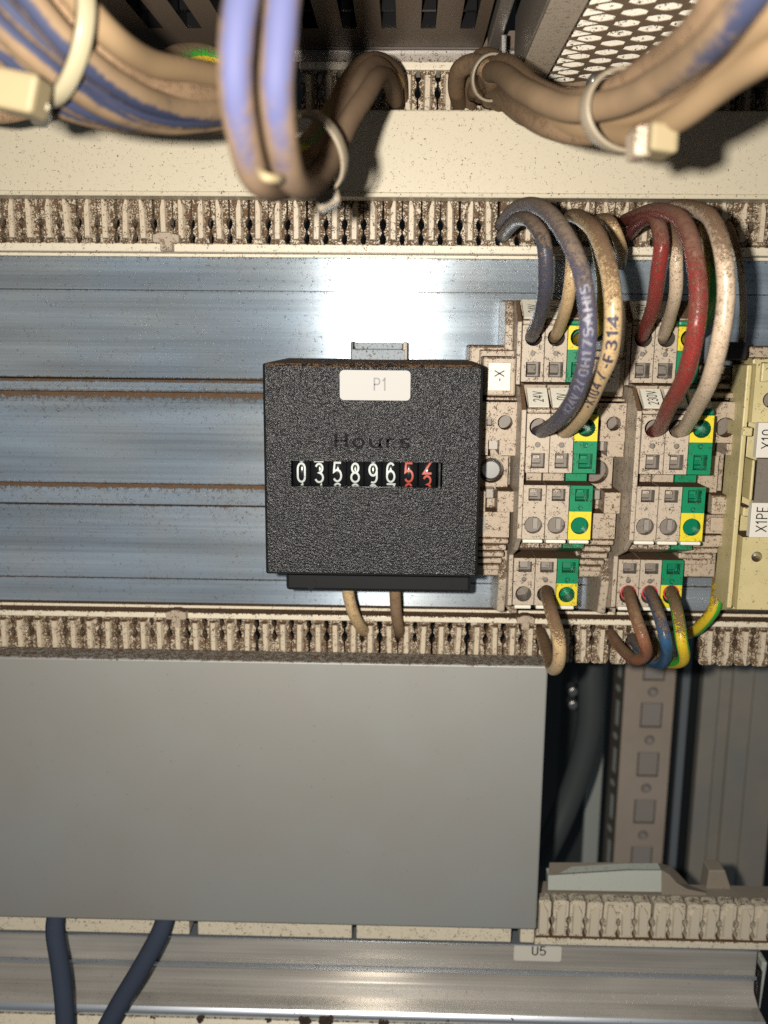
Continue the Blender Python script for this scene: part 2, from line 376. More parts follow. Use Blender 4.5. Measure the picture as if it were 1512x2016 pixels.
def text_geo(s, size, spacing=1.0, weight=.125):
    """stroke lettering, centred, cap height = size; flat faces in local (x, z)"""
    k = (s, size, spacing, weight)
    if k in _tc: return _tc[k]
    vs = []; fs = []; x = 0
    for ch in s:
        if ch == ' ': x += .4; continue
        w, st = GLY[ch]
        for pl in st:
            q = [pl[0]]
            for p in pl[1:]:
                dd = math.hypot(p[0] - q[-1][0], p[1] - q[-1][1])
                if dd > .012:
                    k_ = int(dd / .13) + 1; o_ = q[-1]
                    for e_ in range(1, k_ + 1): q.append((o_[0] + (p[0] - o_[0]) * e_ / k_, o_[1] + (p[1] - o_[1]) * e_ / k_))
            n = len(q); closed = math.hypot(q[0][0] - q[-1][0], q[0][1] - q[-1][1]) < .02; L_ = []
            for i, (px_, py_) in enumerate(q):
                a_ = q[i - 1] if i else (q[-2] if closed else None); c_ = q[i + 1] if i + 1 < n else (q[1] if closed else None)
                def nr(u, v_):
                    dx, dy = v_[0] - u[0], v_[1] - u[1]; l = math.hypot(dx, dy) or 1; return (-dy / l, dx / l)
                ns = [nr(*e) for e in ((a_, q[i]), (q[i], c_)) if e[0] and e[1]]
                nx, ny = sum(t[0] for t in ns), sum(t[1] for t in ns); l = math.hypot(nx, ny) or 1; nx /= l; ny /= l
                mt_ = min(2.2, 1 / max(.3, nx * ns[0][0] + ny * ns[0][1])) * weight / 2
                e0 = 0
                L_.append((len(vs), len(vs) + 1)); vs.append((x + px_ + nx * mt_, py_ + ny * mt_)); vs.append((x + px_ - nx * mt_, py_ - ny * mt_))
            for (a1, b1), (a2, b2) in zip(L_, L_[1:]): fs.append((a1, b1, b2, a2))
        x += w + .16 * spacing
    x -= .16 * spacing
    vs = [((a_ - x / 2) * size, (b_ - .5) * size) for a_, b_ in vs]
    _tc[k] = (vs, fs); return _tc[k]
def lettering(mb, s, size, cx, cz, y, m, rot=0, sx=1.0, depth=0, spacing=1.0, weight=.125):
    vs, fs = text_geo(s, size, spacing, weight)
    c, q = math.cos(rot), math.sin(rot)
    ids = [mb.vert((cx + a * sx * c - b * q, y, cz + a * sx * q + b * c)) for a, b in vs]
    for f in fs: mb.face([ids[i] for i in f], m)
    if depth:
        from collections import Counter
        ec = Counter(tuple(sorted((f[i], f[(i + 1) % len(f)]))) for f in fs for i in range(len(f)))
        bk = [mb.vert((mb.v[i][0], y + depth, mb.v[i][2])) for i in ids]
        for f in fs:
            for i in range(len(f)):
                e = (f[i], f[(i + 1) % len(f)])
                if ec[tuple(sorted(e))] == 1: mb.face((ids[e[0]], ids[e[1]], bk[e[1]], bk[e[0]]), m)

def spline(pts, step=8):
    out = []
    n = len(pts)
    for i in range(n - 1):
        p0 = pts[i - 1] if i else pts[0] * 2 - pts[1]; p1 = pts[i]; p2 = pts[i + 1]
        p3 = pts[i + 2] if i + 2 < n else pts[-1] * 2 - pts[-2]
        t0 = 0; t1 = t0 + max(1e-6, (p1 - p0).length ** .5); t2 = t1 + max(1e-6, (p2 - p1).length ** .5); t3 = t2 + max(1e-6, (p3 - p2).length ** .5)
        for k in range(step):
            t = t1 + (t2 - t1) * k / step
            A1 = p0 * ((t1 - t) / (t1 - t0)) + p1 * ((t - t0) / (t1 - t0)); A2 = p1 * ((t2 - t) / (t2 - t1)) + p2 * ((t - t1) / (t2 - t1)); A3 = p2 * ((t3 - t) / (t3 - t2)) + p3 * ((t - t2) / (t3 - t2))
            B1 = A1 * ((t2 - t) / (t2 - t0)) + A2 * ((t - t0) / (t2 - t0)); B2 = A2 * ((t3 - t) / (t3 - t1)) + A3 * ((t - t1) / (t3 - t1))
            out.append(B1 * ((t2 - t) / (t2 - t1)) + B2 * ((t - t1) / (t2 - t1)))
    out.append(pts[-1]); return out
def tube(mb, path, r, m, n=18, flat=1.0, rot=0.0, dustf=None):
    T = [(path[min(i + 1, len(path) - 1)] - path[max(i - 1, 0)]).normalized() for i in range(len(path))]
    up = Vector((0, -1, 0)); nrm = (up - T[0] * up.dot(T[0])).normalized(); rings = []; L = 0
    for i, p in enumerate(path):
        nrm = (nrm - T[i] * nrm.dot(T[i])).normalized(); bi = T[i].cross(nrm)
        if i: L += (p - path[i - 1]).length
        rr = r[i] if isinstance(r, list) else r
        tt = i / (len(path) - 1)
        rings.append(([mb.vert(p + (nrm * math.cos(a) + bi * math.sin(a) * flat) * rr, dustf(tt, a, nrm * math.cos(a) + bi * math.sin(a)) if dustf else None) for a in [2 * math.pi * k / n + rot for k in range(n)]], L))
    for (a, la), (b, lb) in zip(rings, rings[1:]):
        for k in range(n):
            j = (k + 1) % n
            mb.face((a[k], b[k], b[j], a[j]), m, [(k / n, la), (k / n, lb), ((k + 1) / n, lb), ((k + 1) / n, la)], True)
    mb.face(rings[0][0], m); mb.face(rings[-1][0][::-1], m)
    return path
def px_path(pts): return [P(*p) for p in pts]
def wire(label, pts, dia, m, cat='wire', name='wire', group=None, step=8, rot=0.0, parent=None, raw=False, dustf=None):
    pp_ = pts if raw else px_path(pts)
    if len(pp_) > 5: pp_ = pp_[:2] + [q + Vector([random.uniform(-.00035, .00035) for _ in range(3)]) for q in pp_[2:-2]] + pp_[-2:]
    path = spline(pp_, step)
    if name == 'wire': dia *= .95
    mb = MB(); tube(mb, path, dia / 2, m, rot=rot, dustf=dustf)
    o = mb.build(name, parent, loc=None if parent else path[len(path) // 2])
    if not parent: tag(o, label, cat, group)
    return o, path
def wire_print(parent, path, dia, s, size, vstart, m, flip=False, spacing=1.0, lift=0.00006, sx=1.6):
    """letters one after another along the wire, wrapped on the side facing the camera"""
    mb = MB(); r = dia / 2 + lift
    cum = [0]
    for a, b in zip(path, path[1:]): cum.append(cum[-1] + (b - a).length)
    def at(d):
        for i in range(len(cum) - 1):
            if cum[i + 1] >= d or i == len(cum) - 2:
                t = (d - cum[i]) / (cum[i + 1] - cum[i]); return path[i].lerp(path[i + 1], t), (path[i + 1] - path[i]).normalized()
    k0 = next(i for i, q in enumerate(path) if proj(q)[1] < vstart); d = cum[k0]
    for ch in s:
        if ch == ' ': d += size * .5; continue
        vs, fs = text_geo(ch, size, 1, .19); vs = [(a * sx, b) for a, b in vs]; wd = max(v[0] for v in vs) - min(v[0] for v in vs)
        ids = []
        c0 = d + wd / 2
        for a, b in vs:
            p, t = at(c0 + a)
            if flip: t = -t
            view = (CAM - p); view = (view - t * view.dot(t)).normalized()
            side = view.cross(t).normalized() 
            ang = b / r
            ids.append(mb.vert(p + (side * math.sin(ang) + view * math.cos(ang)) * r))
        for f in fs: mb.face([ids[i] for i in f], m)
        d += wd + size * .16 * spacing
    return mb.build('lettering', parent)

# ================================================================ SETTING: cabinet interior behind everything
XL, XR = -0.17, 0.175
mb = MB(); mb.box(-0.6, 0.6, 0.42, 0.43, -0.6, 0.5, M['backw'])
tag(mb.build('cabinet_back_wall', loc=(0, .42, -.6)), kind='structure')

# ---------------------------------------------------------------- aluminium mounting profiles
def prof_line(rows, u=0):
    return [(y, P(u, v, y).z) for v, y, *_ in rows], [(r[2] if len(r) > 2 else 0.0) for r in rows]
mid = thing('mounting_profile', 'wide brushed aluminium mounting profile behind the black hour counter', 'mounting profile', (0, .047, P(0, 850, .047).z))
def band(name, rows, parent, m, x0=XL, x1=XR, back=.006, smooth=False, u=0):
    pr, du = prof_line(rows, u)
    b = MB(); b.prism_x(pr, x0, x1, m, closed=False, dust=du, smooth=smooth)
    # back side closes the extrusion
    a = (pr[0][0] + back, pr[0][1]); c = (pr[-1][0] + back, pr[-1][1])
    b.prism_x([pr[-1], c, a, pr[0]], x0, x1, m, closed=False, dust=[0, 0, 0, 0])
    return b.build(name, parent)
band('upper_band', [(490, .0462), (503, .0462, .12), (508, .0462, .02), (568, .0462, 0)], mid, M['alu'])
band('upper_web', [(569.5, .0462, .1), (572, .0462, 0), (660, .0462, 0), (738, .0462, .0), (741, .0462, .18), (741.6, .0485, .3)], mid, M['alu'])
band('rail_lip', [(743, .0475, .3), (744.5, .0452, .10), (750, .0446, 0.03), (764, .0446, .05), (768, .0450, .16), (769, .0478, .4)], mid, M['alu'])
band('centre_channel', [(769.5, .0440, .42), (772, .0440, .32), (779, .0442, .16), (790, .0450, .04), (850, .0455, 0), (940, .0455, .0), (948, .0455, .08), (949, .0478, .4)], mid, M['alu'])
band('rail_lip', [(949.5, .0436, .40), (953, .0436, .30), (958, .0437, .10), (970, .0440, .03), (988, .0440, .03), (990, .0470, .3)], mid, M['alu'])
band('lower_web', [(991.5, .0462, .2), (994, .0462, .03), (1060, .0462, 0), (1130, .0462, 0), (1133, .0462, .08)], mid, M['alu'])
band('lower_band', [(1135, .0462, .1), (1137, .0462, 0), (1180, .0462, 0), (1192, .0462, .10), (1204, .0462, .16)], mid, M['alu'])
mb = MB(); mb.box(XL, XR, .0492, .054, P(0, 1200, .049).z, P(0, 496, .049).z, M['void']); mb.build('profile_core', mid)

xe = P(1487, 1900, .046).x
low = thing('mounting_profile', 'lower aluminium profile with curved lip under the grey cover', 'mounting profile', (0, .047, P(0, 1900, .047).z))
band('edge_rim', [(1833, .0440, .05), (1835, .0436, 0), (1837, .0440, 0), (1837.5, .0470, .0)], low, M['alu3'], x1=xe)
band('upper_band', [(1838, .0456, .05), (1841, .0456, 0), (1880, .0456, .0), (1884, .0456, .05)], low, M['alu2'], x1=xe)
band('rib', [(1884.5, .0456, .05), (1886, .0440, .05), (1892, .0440, .02), (1893.5, .0446, 0), (1894, .0470, 0)], low, M['alu3'], x1=xe)
rows = []
for i in range(13):
    t = i / 12
    rows.append((1895 + 78 * t, .0458 - .0105 * t ** 2.2, 0 if t < .93 else .07))
band('curved_web', rows, low, M['alu2'], x1=xe, smooth=True)
zc0, zc1 = P(0, 1972, .0355).z, P(0, 1994, .0350).z
pr = [(.0353 - .0009 * math.sin(math.pi * k / 10) , zc0 + (zc1 - zc0) * k / 10) for k in range(11)]
b = MB(); b.prism_x(pr, XL, xe, M['alu3'], closed=False, dust=[.0] * 6 + [.03] * 5, smooth=True); b.build('round_bead', low)
zs = pr[-1][1]
ledge = thing('cream_ledge', 'dirty cream ledge below the curved aluminium profile', 'ledge', (0, .03, zs))
b = MB(); b.prism_x([(.0365, zs), (.0350, zs - .0002), (.0310, zs - .0045), (.030, zs - .02), (.040, zs - .02)], XL, xe, M['strip'], dust=[.02, -.18, -.18, -.1, 0]); b.build('ledge_body', ledge)
# end cap of the lower profile
endc = thing('profile_end_plate', 'pale metal end plate beyond the right end of the lower profile', 'end plate', (xe, .05, P(1487, 1940, .05).z))
b = MB(); z0, z1 = P(1490, 2040, .055).z, P(1490, 1866, .055).z
b.box(xe + .0004, xe + .0013, .044, .06, z0, z1, M['blksleeve'])  # black strip painted in for the dark gap past the profile end
o = b.build('gap_shade', endc)
b = MB(); b.prism_y([(xe + .0013, z0), (xe + .0030, z0), (xe + .0045, z1), (xe + .0030, z1)], .048, .056, M['palebr']); b.build('cap_plate', endc, bevel=.0003)

# top profile
top = thing('mounting_profile', 'dusty metal profile strip above the top wiring comb', 'mounting profile', (0, .045, P(800, 110, .045).z))
band('web', [(60, .0455), (96, .0455, .1)], top, M['darkbox'], u=800)
band('edge_rim', [(97, .0440, .0), (98.5, .0436, 0), (100, .0440, 0)], top, M['alu3'], u=800)
band('lower_band', [(100.5, .0450, .0), (122, .0450, .08)], top, M['psu'], u=800)

# ---------------------------------------------------------------- wiring combs
PITCH = 0.00495; FL = .0116; FY = .0405
FD = .075
def finger_mesh(mirror, m):
    wide = m is M['combclean']; fd = .03 if wide else FD; sh_ = .78 if wide else .48
    h = PITCH / 2
    ws = [(0, .82), (.05, .74), (.12, .68), (.19, .76), (.23, .90), (.30, .91), (.35, .76), (.42, .66), (.50, .70), (.56, .91), (.62, .92), (.93, .92), (.975, .82), (1.0, .58)]
    out = [(w * h, t * FL) for t, w in ws] + [(-w * h, t * FL) for t, w in reversed(ws)]
    mb = MB()
    mb.prism_y(out, 0, .0036, m)
    for q in range(len(mb.v)): mb.dust[q] = fd
    s = -1 if mirror else 1
    rib = [(.48, .08), (.48, .76), (-.05, .96), (-.40, .96), (-.48, .90), (-.48, .08)]
    if wide: rib = [(.60, .08), (.60, .70), (.05, .90), (-.60, .90), (-.60, .08)]
    rib = [(x * h * s, z * FL) for x, z in rib]
    if mirror: rib = rib[::-1]
    # proud rib with sloping flanks
    n = len(rib); cx = sum(p[0] for p in rib) / n; cz = sum(p[1] for p in rib) / n
    a = [mb.vert((x, -.00002, z), fd) for x, z in rib]
    b = [mb.vert((x * sh_ + cx * (1 - sh_), -.0010 if wide else -.0014, z * .95 + cz * .05), -.05) for x, z in rib]
    for i in range(n):
        j = (i + 1) % n; mb.face((a[i], a[j], b[j], b[i]), m)
    mb.face(b, m)
    return mb
def comb(label, v_edge, u_ref, dirn, x0, x1, m, strip, gaps=(), skip=(), tilt=0.0, jitter=.00012, vs=None):
    """dirn +1: fingers stand up from the strip, -1: they hang down"""
    z = P(u_ref, v_edge, FY).z
    root = thing('wiring_comb', label, 'wiring comb', (0, FY, z), 'slotted wiring combs')
    s = strip
    edges = [x0] + [g for gg in gaps for g in gg] + [x1]
    for a, b_ in zip(edges[::2], edges[1::2]):
        mb = MB(); za, zb = sorted((z, z - dirn * s))
        mb.box(a, b_, FY - .0012, FY + .006, za, zb, M['strip'])
        mb.build('base_strip', root, bevel=.0003)
        mb = MB(); z2 = z - dirn * (s + .0001); z3 = z - dirn * (s + .00085); za, zb = sorted((z2, z3))
        mb.box(a, b_, FY + .0030, FY + .006, za, zb, M['strip']); mb.build('lower_edge', root)
    protos = [None, None]
    i = 0; x = x0 + PITCH / 2
    while x < x1 - PITCH * .4:
        k = i % 2
        if i not in skip:
            if protos[k] is None:
                f = finger_mesh(k == 1, m); o = f.build('finger', None, loc=(0, 0, 0)); o.parent = root; protos[k] = o
            else:
                o = bpy.data.objects.new('finger', protos[k].data); COL.objects.link(o); o.parent = root
            o.location = (x + random.uniform(-jitter, jitter), random.uniform(-.0002, .0002), 0)
            sc = 1 + random.uniform(-.012, .012)
            o.rotation_euler = (tilt + random.uniform(-.02, .02), random.gauss(0, .016), 0)
            if dirn < 0: o.rotation_euler.x = -o.rotation_euler.x; o.scale = (1, 1, -1)
        x += PITCH; i += 1
    return root, z
c1, _ = comb('topmost wiring comb, fingers hanging down behind the cable bundles', 140, 800, -1, P(590, 140, FY).x, XR, M['comb'], .0020)
c2, zc2 = comb('long wiring comb standing between the cream cover and the blue aluminium panel', 477, 0, 1, XL, XR, M['comb'], .0022, skip=(54, 60), gaps=())
c3, zc3 = comb('long wiring comb hanging between the aluminium panel and the grey cover', 1209, 0, -1, XL, XR, M['comb'], .0017, gaps=(), skip=(50,))
xg = P(1052, 1845, FY).x
GP = [P(u, 1825, FY).x for u in (374, 391, 693, 702, 1006, 1024)]
c4, zc4 = comb('short wiring comb at the lower right beside the grey cover', 1843, 1150, 1, xg, XR, M['combclean'], .0024, tilt=0)
z = P(500, 1819, FY).z
bs = thing('wiring_comb', 'wiring comb whose cream base peeks out under the grey cover', 'wiring comb', (0, FY, z), 'slotted wiring combs')
for a, b_ in zip([XL] + GP[1::2], GP[0::2] + [xg - .0002]):
    mb = MB(); mb.box(a, b_, FY - .001, FY + .005, P(500, 1839, FY).z, z + .004, M['strip']); mb.build('base_strip', bs, bevel=.0003)
# small retaining clips on the combs
def clip(label, u, v, w, h, y=.0365):
    p = P(u, v, y); t = thing('comb_clip', label, 'comb clip', p)
    mb = MB(); hw = mm(w, u, v, y) / 2; hh = mm(h, u, v, y) / 2
    mb.prism_y([(p.x - hw, p.z - hh * .1), (p.x - hw * .45, p.z - hh * .15), (p.x - hw * .45, p.z - hh), (p.x + hw * .45, p.z - hh), (p.x + hw * .45, p.z - hh * .15), (p.x + hw, p.z - hh * .1),
                (p.x + hw, p.z + hh * .7), (p.x + hw * .3, p.z + hh), (p.x - hw * .3, p.z + hh), (p.x - hw, p.z + hh * .7)], y, y + .003, M['brack']); mb.build('clip_body', t, bevel=.0002)
clip('dust caked retaining clip on the comb above the blue panel', 326, 475, 52, 36)
clip('retaining clip on the comb just above the grey cover', 346, 1218, 40, 36)
clip('retaining clip on the lower comb beside the single cream wire', 1035, 1226, 34, 30)

# ---------------------------------------------------------------- covers
def cover(label, name, x0, x1, zt, zb, yf, depth, m, bev, extra=None):
    t = thing(name, label, 'cover', ((x0 + x1) / 2, yf, zb))
    mb = MB(); th = .0012
    prof = [(yf, zb), (yf, zt), (yf + depth, zt), (yf + depth, zt - th), (yf + th, zt - th), (yf + th, zb + th), (yf + depth, zb + th), (yf + depth, zb)]
    mb.prism_x(prof, x0, x1, m); mb.build('cover_shell', t, bevel=bev, seg=3)
    return t
yk = .030
ck = cover('long cream cover plate across the top behind the cable loop', 'trunking_cover', XL, XR, P(756, 215, yk).z, P(756, 386, yk).z, yk, .009, M['cover'], .0005)
mb = MB(); mb.box(XL, XR, yk - .0004, yk + .001, P(756, 386, yk).z - .0003, P(756, 386, yk).z + .0009, M['cover']); mb.build('bottom_lip', ck, bevel=.0003)
xr = P(1079, 1325, yk).x
cg = cover('large grey cover plate below the hour counter', 'grey_cover', XL, xr, P(1070, 1311, yk).z, P(1060, 1831, yk).z, yk, .0085, M['grey'], .0009)
b = MB(); b.box(xr - .0013, xr - .0002, yk + .0013, yk + .0083, P(1060, 1831, yk).z + .0013, P(1070, 1311, yk).z - .0013, M['grey']); b.build('end_flange', cg)
# ---------------------------------------------------------------- hour counter
ft = P(733, 718, 0); 
xl, xrr = P(519, 900, 0).x, P(947, 900, 0).x
zt, zb = P(733, 717, 0).z, P(733, 1134, 0).z
hc = thing('hour_counter', 'square black hour counter with white and red number wheels', 'hour counter', ((xl + xrr) / 2, 0, zb))
wx0, wx1 = P(573, 934, 0).x, P(871, 934, 0).x; wz1, wz0 = P(722, 909, 0).z, P(722, 959, 0).z
mb = MB(); fr = .0016
# front panel as four grained faces round the window opening, with chamfered rim
mb.cell(xl + fr * .4, xrr - fr * .4, zb + fr * .4, zt - fr * .4, 0, ('r', (wx0 + wx1) / 2, (wz0 + wz1) / 2, (wx1 - wx0) / 2, (wz1 - wz0) / 2), .0022, M['grain'], M['drum'], floor=False)
mb.build('front_panel', hc)
mb = MB()
out = [(xl, zb), (xrr, zb), (xrr, zt), (xl, zt)]
inn = [(xl + fr * .4, zb + fr * .4), (xrr - fr * .4, zb + fr * .4), (xrr - fr * .4, zt - fr * .4), (xl + fr * .4, zt - fr * .4)]
a = [mb.vert((x, .0008, z)) for x, z in out]; b_ = [mb.vert((x, 0, z)) for x, z in inn]; c_ = [mb.vert((x, .043, z)) for x, z in out]
for i in range(4):
    j = (i + 1) % 4; mb.face((a[i], a[j], b_[j], b_[i]), M['black']); mb.face((a[j], a[i], c_[i], c_[j]), M['black'])
mb.face(c_[::-1], M['black'])
mb.build('housing', hc, bevel=.0004)
# window frame: thin raised outline
mb = MB()
fx0, fx1 = P(559, 934, 0).x, P(886, 934, 0).x; fz1, fz0 = P(722, 896, 0).z, P(722, 974, 0).z; t_ = .00035
for bx in ((fx0, fx1, fz1 - t_, fz1), (fx0, fx1, fz0, fz0 + t_), (fx0, fx0 + t_, fz0 + t_, fz1 - t_), (fx1 - t_, fx1, fz0 + t_, fz1 - t_)):
    mb.box(bx[0], bx[1], -.00022, .0004, bx[2], bx[3], M['grain'])
mb.build('window_frame', hc)
mb = MB(); mb.poly([(wx0, .0005, wz0), (wx1, .0005, wz0), (wx1, .0005, wz1), (wx0, .0005, wz1)], M['glass']); mb.build('window_pane', hc)
mb = MB(); mb.box(wx0 + .00001, wx1 - .00001, .012, .013, wz0 - .004, wz1 + .004, M['void']); mb.build('window_back', hc)
# raised word
mb = MB(); lettering(mb, 'Hours', .0029, P(733, 868, 0).x, P(733, 868, 0).z, -.0003, M['matblack'], sx=1.75, depth=.0004, spacing=1.4, weight=.12); mb.build('raised_lettering', hc)
# sticker
sx0, sx1 = P(669, 757, 0).x, P(808, 757, 0).x; sz1, sz0 = P(739, 729, 0).z, P(739, 788, 0).z; r = .0009
out = []
for (cx, cz, a0) in ((sx1 - r, sz1 - r, 0), (sx0 + r, sz1 - r, 90), (sx0 + r, sz0 + r, 180), (sx1 - r, sz0 + r, 270)):
    for k in range(5): out.append((cx + r * math.cos(R(a0 + 22.5 * k)), cz + r * math.sin(R(a0 + 22.5 * k))))
mb = MB(); mb.prism_y(out, -.00015, .0001, M['sticker']); st = mb.build('label_sticker', hc)
mb = MB(); q = P(748, 757, 0); lettering(mb, 'P1', .0027, q.x, q.z, -.00019, M['greyink']); mb.build('lettering', st)
# number wheels
RW = .0062; zc = P(722, 930, .003).z; yc = .0012 + RW
digits = [(595, '0', '1', 0, 'numw'), (630, '3', '4', -.01, 'numw'), (665.5, '5', '6', .05, 'numw'), (700, '8', '9', .02, 'numw'), (735, '9', '0', 0.0, 'numw'), (769.5, '6', '7', .05, 'numw'), (805, '5', '6', .07, 'numr'), (841, '2', '3', .48, 'numr')]
for u, d0, d1, sh, mt in digits:
    x = P(u, 930, .003).x; hw = mm(17.2, u, 930, .003)
    mb = MB(); n = 40
    ra = [[mb.vert((x + sx * hw, yc - RW * math.cos(2 * math.pi * k / n), zc + RW * math.sin(2 * math.pi * k / n))) for k in range(n)] for sx in (-.96, .96)]
    for k in range(n):
        j = (k + 1) % n; mb.face((ra[0][k], ra[1][k], ra[1][j], ra[0][j]), M['drum'], smooth=True)
    mb.face(ra[0], M['drum']); mb.face(ra[1][::-1], M['drum'])
    wh = mb.build('number_wheel', hc)
    mb = MB()
    for ch, off in ((d0, sh), (d1, sh - 1), (chr(ord(d0) - 1) if d0 != '0' else '9', sh + 1)):
        vs, fs = text_geo(ch, .0043, 1, .115); ids = []
        for a, bb in vs:
            ang = (bb + off * .0049) / RW
            ids.append(mb.vert((x + a * .86, yc - (RW + .00005) * math.cos(ang), zc + (RW + .00005) * math.sin(ang))))
        for f in fs: mb.face([ids[i] for i in f], M[mt])
    mb.build('numeral', wh)
# foot below and steel clip above
mb = MB(); y0 = .018
mb.box(P(563, 1150, y0).x, P(927, 1150, y0).x, y0, .044, P(745, 1165, y0).z, zb + .004, M['black'])
ft_ = mb.build('mounting_foot', hc, bevel=.0008)
for u in (612, 880):
    mb = MB(); q = P(u, 1149, y0); mb.disc(q.x, q.z, .0014, y0 - .0003, M['black'], 20, y0 + .001); mb.build('screw_boss', ft_)
mb = MB(); y0 = .036
mb.box(P(692, 690, y0).x, P(798, 690, y0).x, y0, .046, P(745, 720, y0).z, P(745, 688, y0).z, M['clipm'])
mb.box(P(697, 690, y0).x, P(792, 690, y0).x, y0 + .0016, .046, P(745, 687.6, y0).z, P(745, 674.5, y0).z, M['clipm'])
mb.box(P(690, 690, y0).x, P(696, 690, y0).x, y0 + .0004, .046, P(745, 720, y0).z, P(745, 673, y0).z, M['seal'])
mb.box(P(793, 690, y0).x, P(802, 690, y0).x, y0 + .0004, .046, P(745, 720, y0).z, P(745, 673, y0).z, M['brack'])
mb.build('rail_clip', hc, bevel=.00025)

# ================================================================ terminal blocks
TW = .00553                       # width of one terminal slice
YM, YU, YL_ = .008, .0225, .0225  # middle, upper and lower deck planes
UR = 1110
def Zm(v, y): return P(UR, v, y).z
HW = TW / 2 - .00010
def terminal(name, label, group, col, up_text, mid_text, root=None, x=0.0):
    pe = col == 'pe'
    B = M['green'] if pe else M['term']; I = M['green_shade'] if pe else M['recess_shade']; FC = M['yellow'] if pe else M['term']
    t = thing(name, label, 'terminal block', (x, YM, Zm(930, YM)), group)
    # body: side profile
    prof = [(YU + .0088, Zm(752, YU)), (YU + .0088, Zm(632, YU)), (YU + .0092, Zm(590, YU + .008)), (.045, Zm(592, .045)),
            (.045, Zm(1185, .045)), (YL_ + .0088, Zm(1198, YL_ + .004)), (YL_ + .0088, Zm(1098, YL_)), (YL_ + .003, Zm(1090, YL_)),
            (YM + .0085, Zm(1084, YM + .0055)), (YM + .0095, Zm(1064, YM + .003)), (YM + .0095, Zm(956, YM)), (YM + .0095, Zm(806, YM)), (YM + .009, Zm(770, YM + .006)), (YM + .0085, Zm(758, YM + .0085))]
    mb = MB(); mb.prism_x(prof, x - HW + .00012, x + HW - .00012, M['green'] if pe else M['brack']); mb.build('body', t)
    def deck(nm, y, cells, frame_top=None, tiltz=0):
        mb = MB()
        for (v0, v1, kind, dx, size, dep, mface, minn, mfl) in cells:
            z1, z0 = Zm(v0, y), Zm(v1, y); cz = (z0 + z1) / 2
            if kind == 'c': h = ('c', x + dx, cz, size)
            else: h = ('r', x + dx, cz, size[0], size[1])
            mb.cell(x - HW, x + HW, z0, z1, y, h, dep, mface, minn, mfl)
        # edges down to the body
        zt_, zb_ = Zm(cells[0][0], y), Zm(cells[-1][1], y)
        for k, (v0, v1, kind, dx, size, dep, mface, minn, mfl) in enumerate(cells):
            z1, z0 = Zm(v0, y), Zm(v1, y)
            for sx in (-1, 1):
                q = [(x + sx * HW, y, z0), (x + sx * HW, y, z1), (x + sx * HW, y + .0087, z1), (x + sx * HW, y + .0087, z0)]
                mb.poly(q if sx < 0 else q[::-1], mface)
        mb.poly([(x - HW, y, zt_), (x + HW, y, zt_), (x + HW, y + .0087, zt_), (x - HW, y + .0087, zt_)], cells[0][6])
        mb.poly([(x + HW, y, zb_), (x - HW, y, zb_), (x - HW, y + .0087, zb_), (x + HW, y + .0087, zb_)], cells[-1][6])
        return mb.build(nm, t)
    rr = .00212; sq = (.00172, .0019)
    ud = deck('upper_deck', YU, [(641, 688, 'c', 0, rr, .0085, FC, I, M['void'] if not pe else I), (688, 704, 'c', 0, .00062, .001, B, I, I), (704, 752, 'r', 0.0002, (.00178, .00186), .0045, B, I, I)])  # black floor paints the shade deep in the top round hole
    m1 = deck('middle_deck', YM, [(815, 868, 'c', 0, rr, .006, FC, I, I), (868, 884, 'c', 0, .00065, .001, B, I, I), (884, 931, 'r', .0002, (.0016, .0018), .003, B, I, I)])
    m2 = deck('middle_deck', YM + .002, [(956, 993, 'r', .0002, (.0016, .0015), .003, B, I, I), (993, 1007, 'c', 0, .00055 if pe else .0002, .001, B, I, I), (1007, 1062, 'c', 0, rr, .0022, FC, I, I)])
    ld = deck('lower_deck', YL_, [(1100, 1134, 'r', .0002, (.0017, .0014), .003, B, I, I), (1134, 1149, 'c', 0, .00066, .001, B, I, I), (1149, 1192, 'c', 0, rr * .98, .006, FC, I, I)])
    # spring clamps glimpsed in the square openings
    for (dk, y, v, vv) in ((ud, YU, 728, 0), (m1, YM, 907, 1), (m2, YM + .002, 974, 1), (ld, YL_, 1116, 0)):
        mb = MB(); z = Zm(v, y)
        mb.prism_x([(y + .0026, z + .0010), (y + .0034, z + .0012), (y + .0034, z - .0014), (y + .0022, z - .0008)], x - .0009, x + .0011, I)
        mb.box(x - .0009, x + .0006, y + .0008, y + .0016, z + .0004, z + .0011, M['term'] if not pe else B) if vv else None
        mb.build('clamp_lever', dk)
    if pe is False:
        for (dk, y, v) in ((m2, YM + .002, 1034),):
            mb = MB(); z = Zm(v, y); mb.box(x + .0001, x + .0012, y + .0012, y + .0021, z - .0012, z + .0014, M['spring']); mb.build('clamp_spring', dk)
    # bright rounded lips under the marker rows
    for v0, v1, y in ((628, 641, YU), (803, 815, YM)):
        mb = MB(); mb.box(x - HW, x + HW, y + .0002, y + .005, Zm(v1, y) + .00005, Zm(v0, y), FC if False else B); mb.build('marker_ledge', t, bevel=.0005)
    # marker tags: sloping
    def sloped(v0, y0, v1, y1, text, mt, parent=None, w=.88):
        mb = MB(); za, zb_ = Zm(v0, y0), Zm(v1, y1); n = Vector((0, -(za - zb_), (y1 - y0) * -1)).normalized() * .0005
        n = Vector((0, -abs(za - zb_), abs(y0 - y1))).normalized() * .0005
        a = [Vector((x - HW * w, y1, zb_)), Vector((x + HW * w, y1, zb_)), Vector((x + HW * w, y0, za)), Vector((x - HW * w, y0, za))]
        A = [mb.vert(p + n) for p in a]; Bk = [mb.vert(p - n) for p in a]
        mb.face(A, mt)
        for i in range(4):
            j = (i + 1) % 4; mb.face((A[j], A[i], Bk[i], Bk[j]), mt)
        o = mb.build('marker_tag', t)
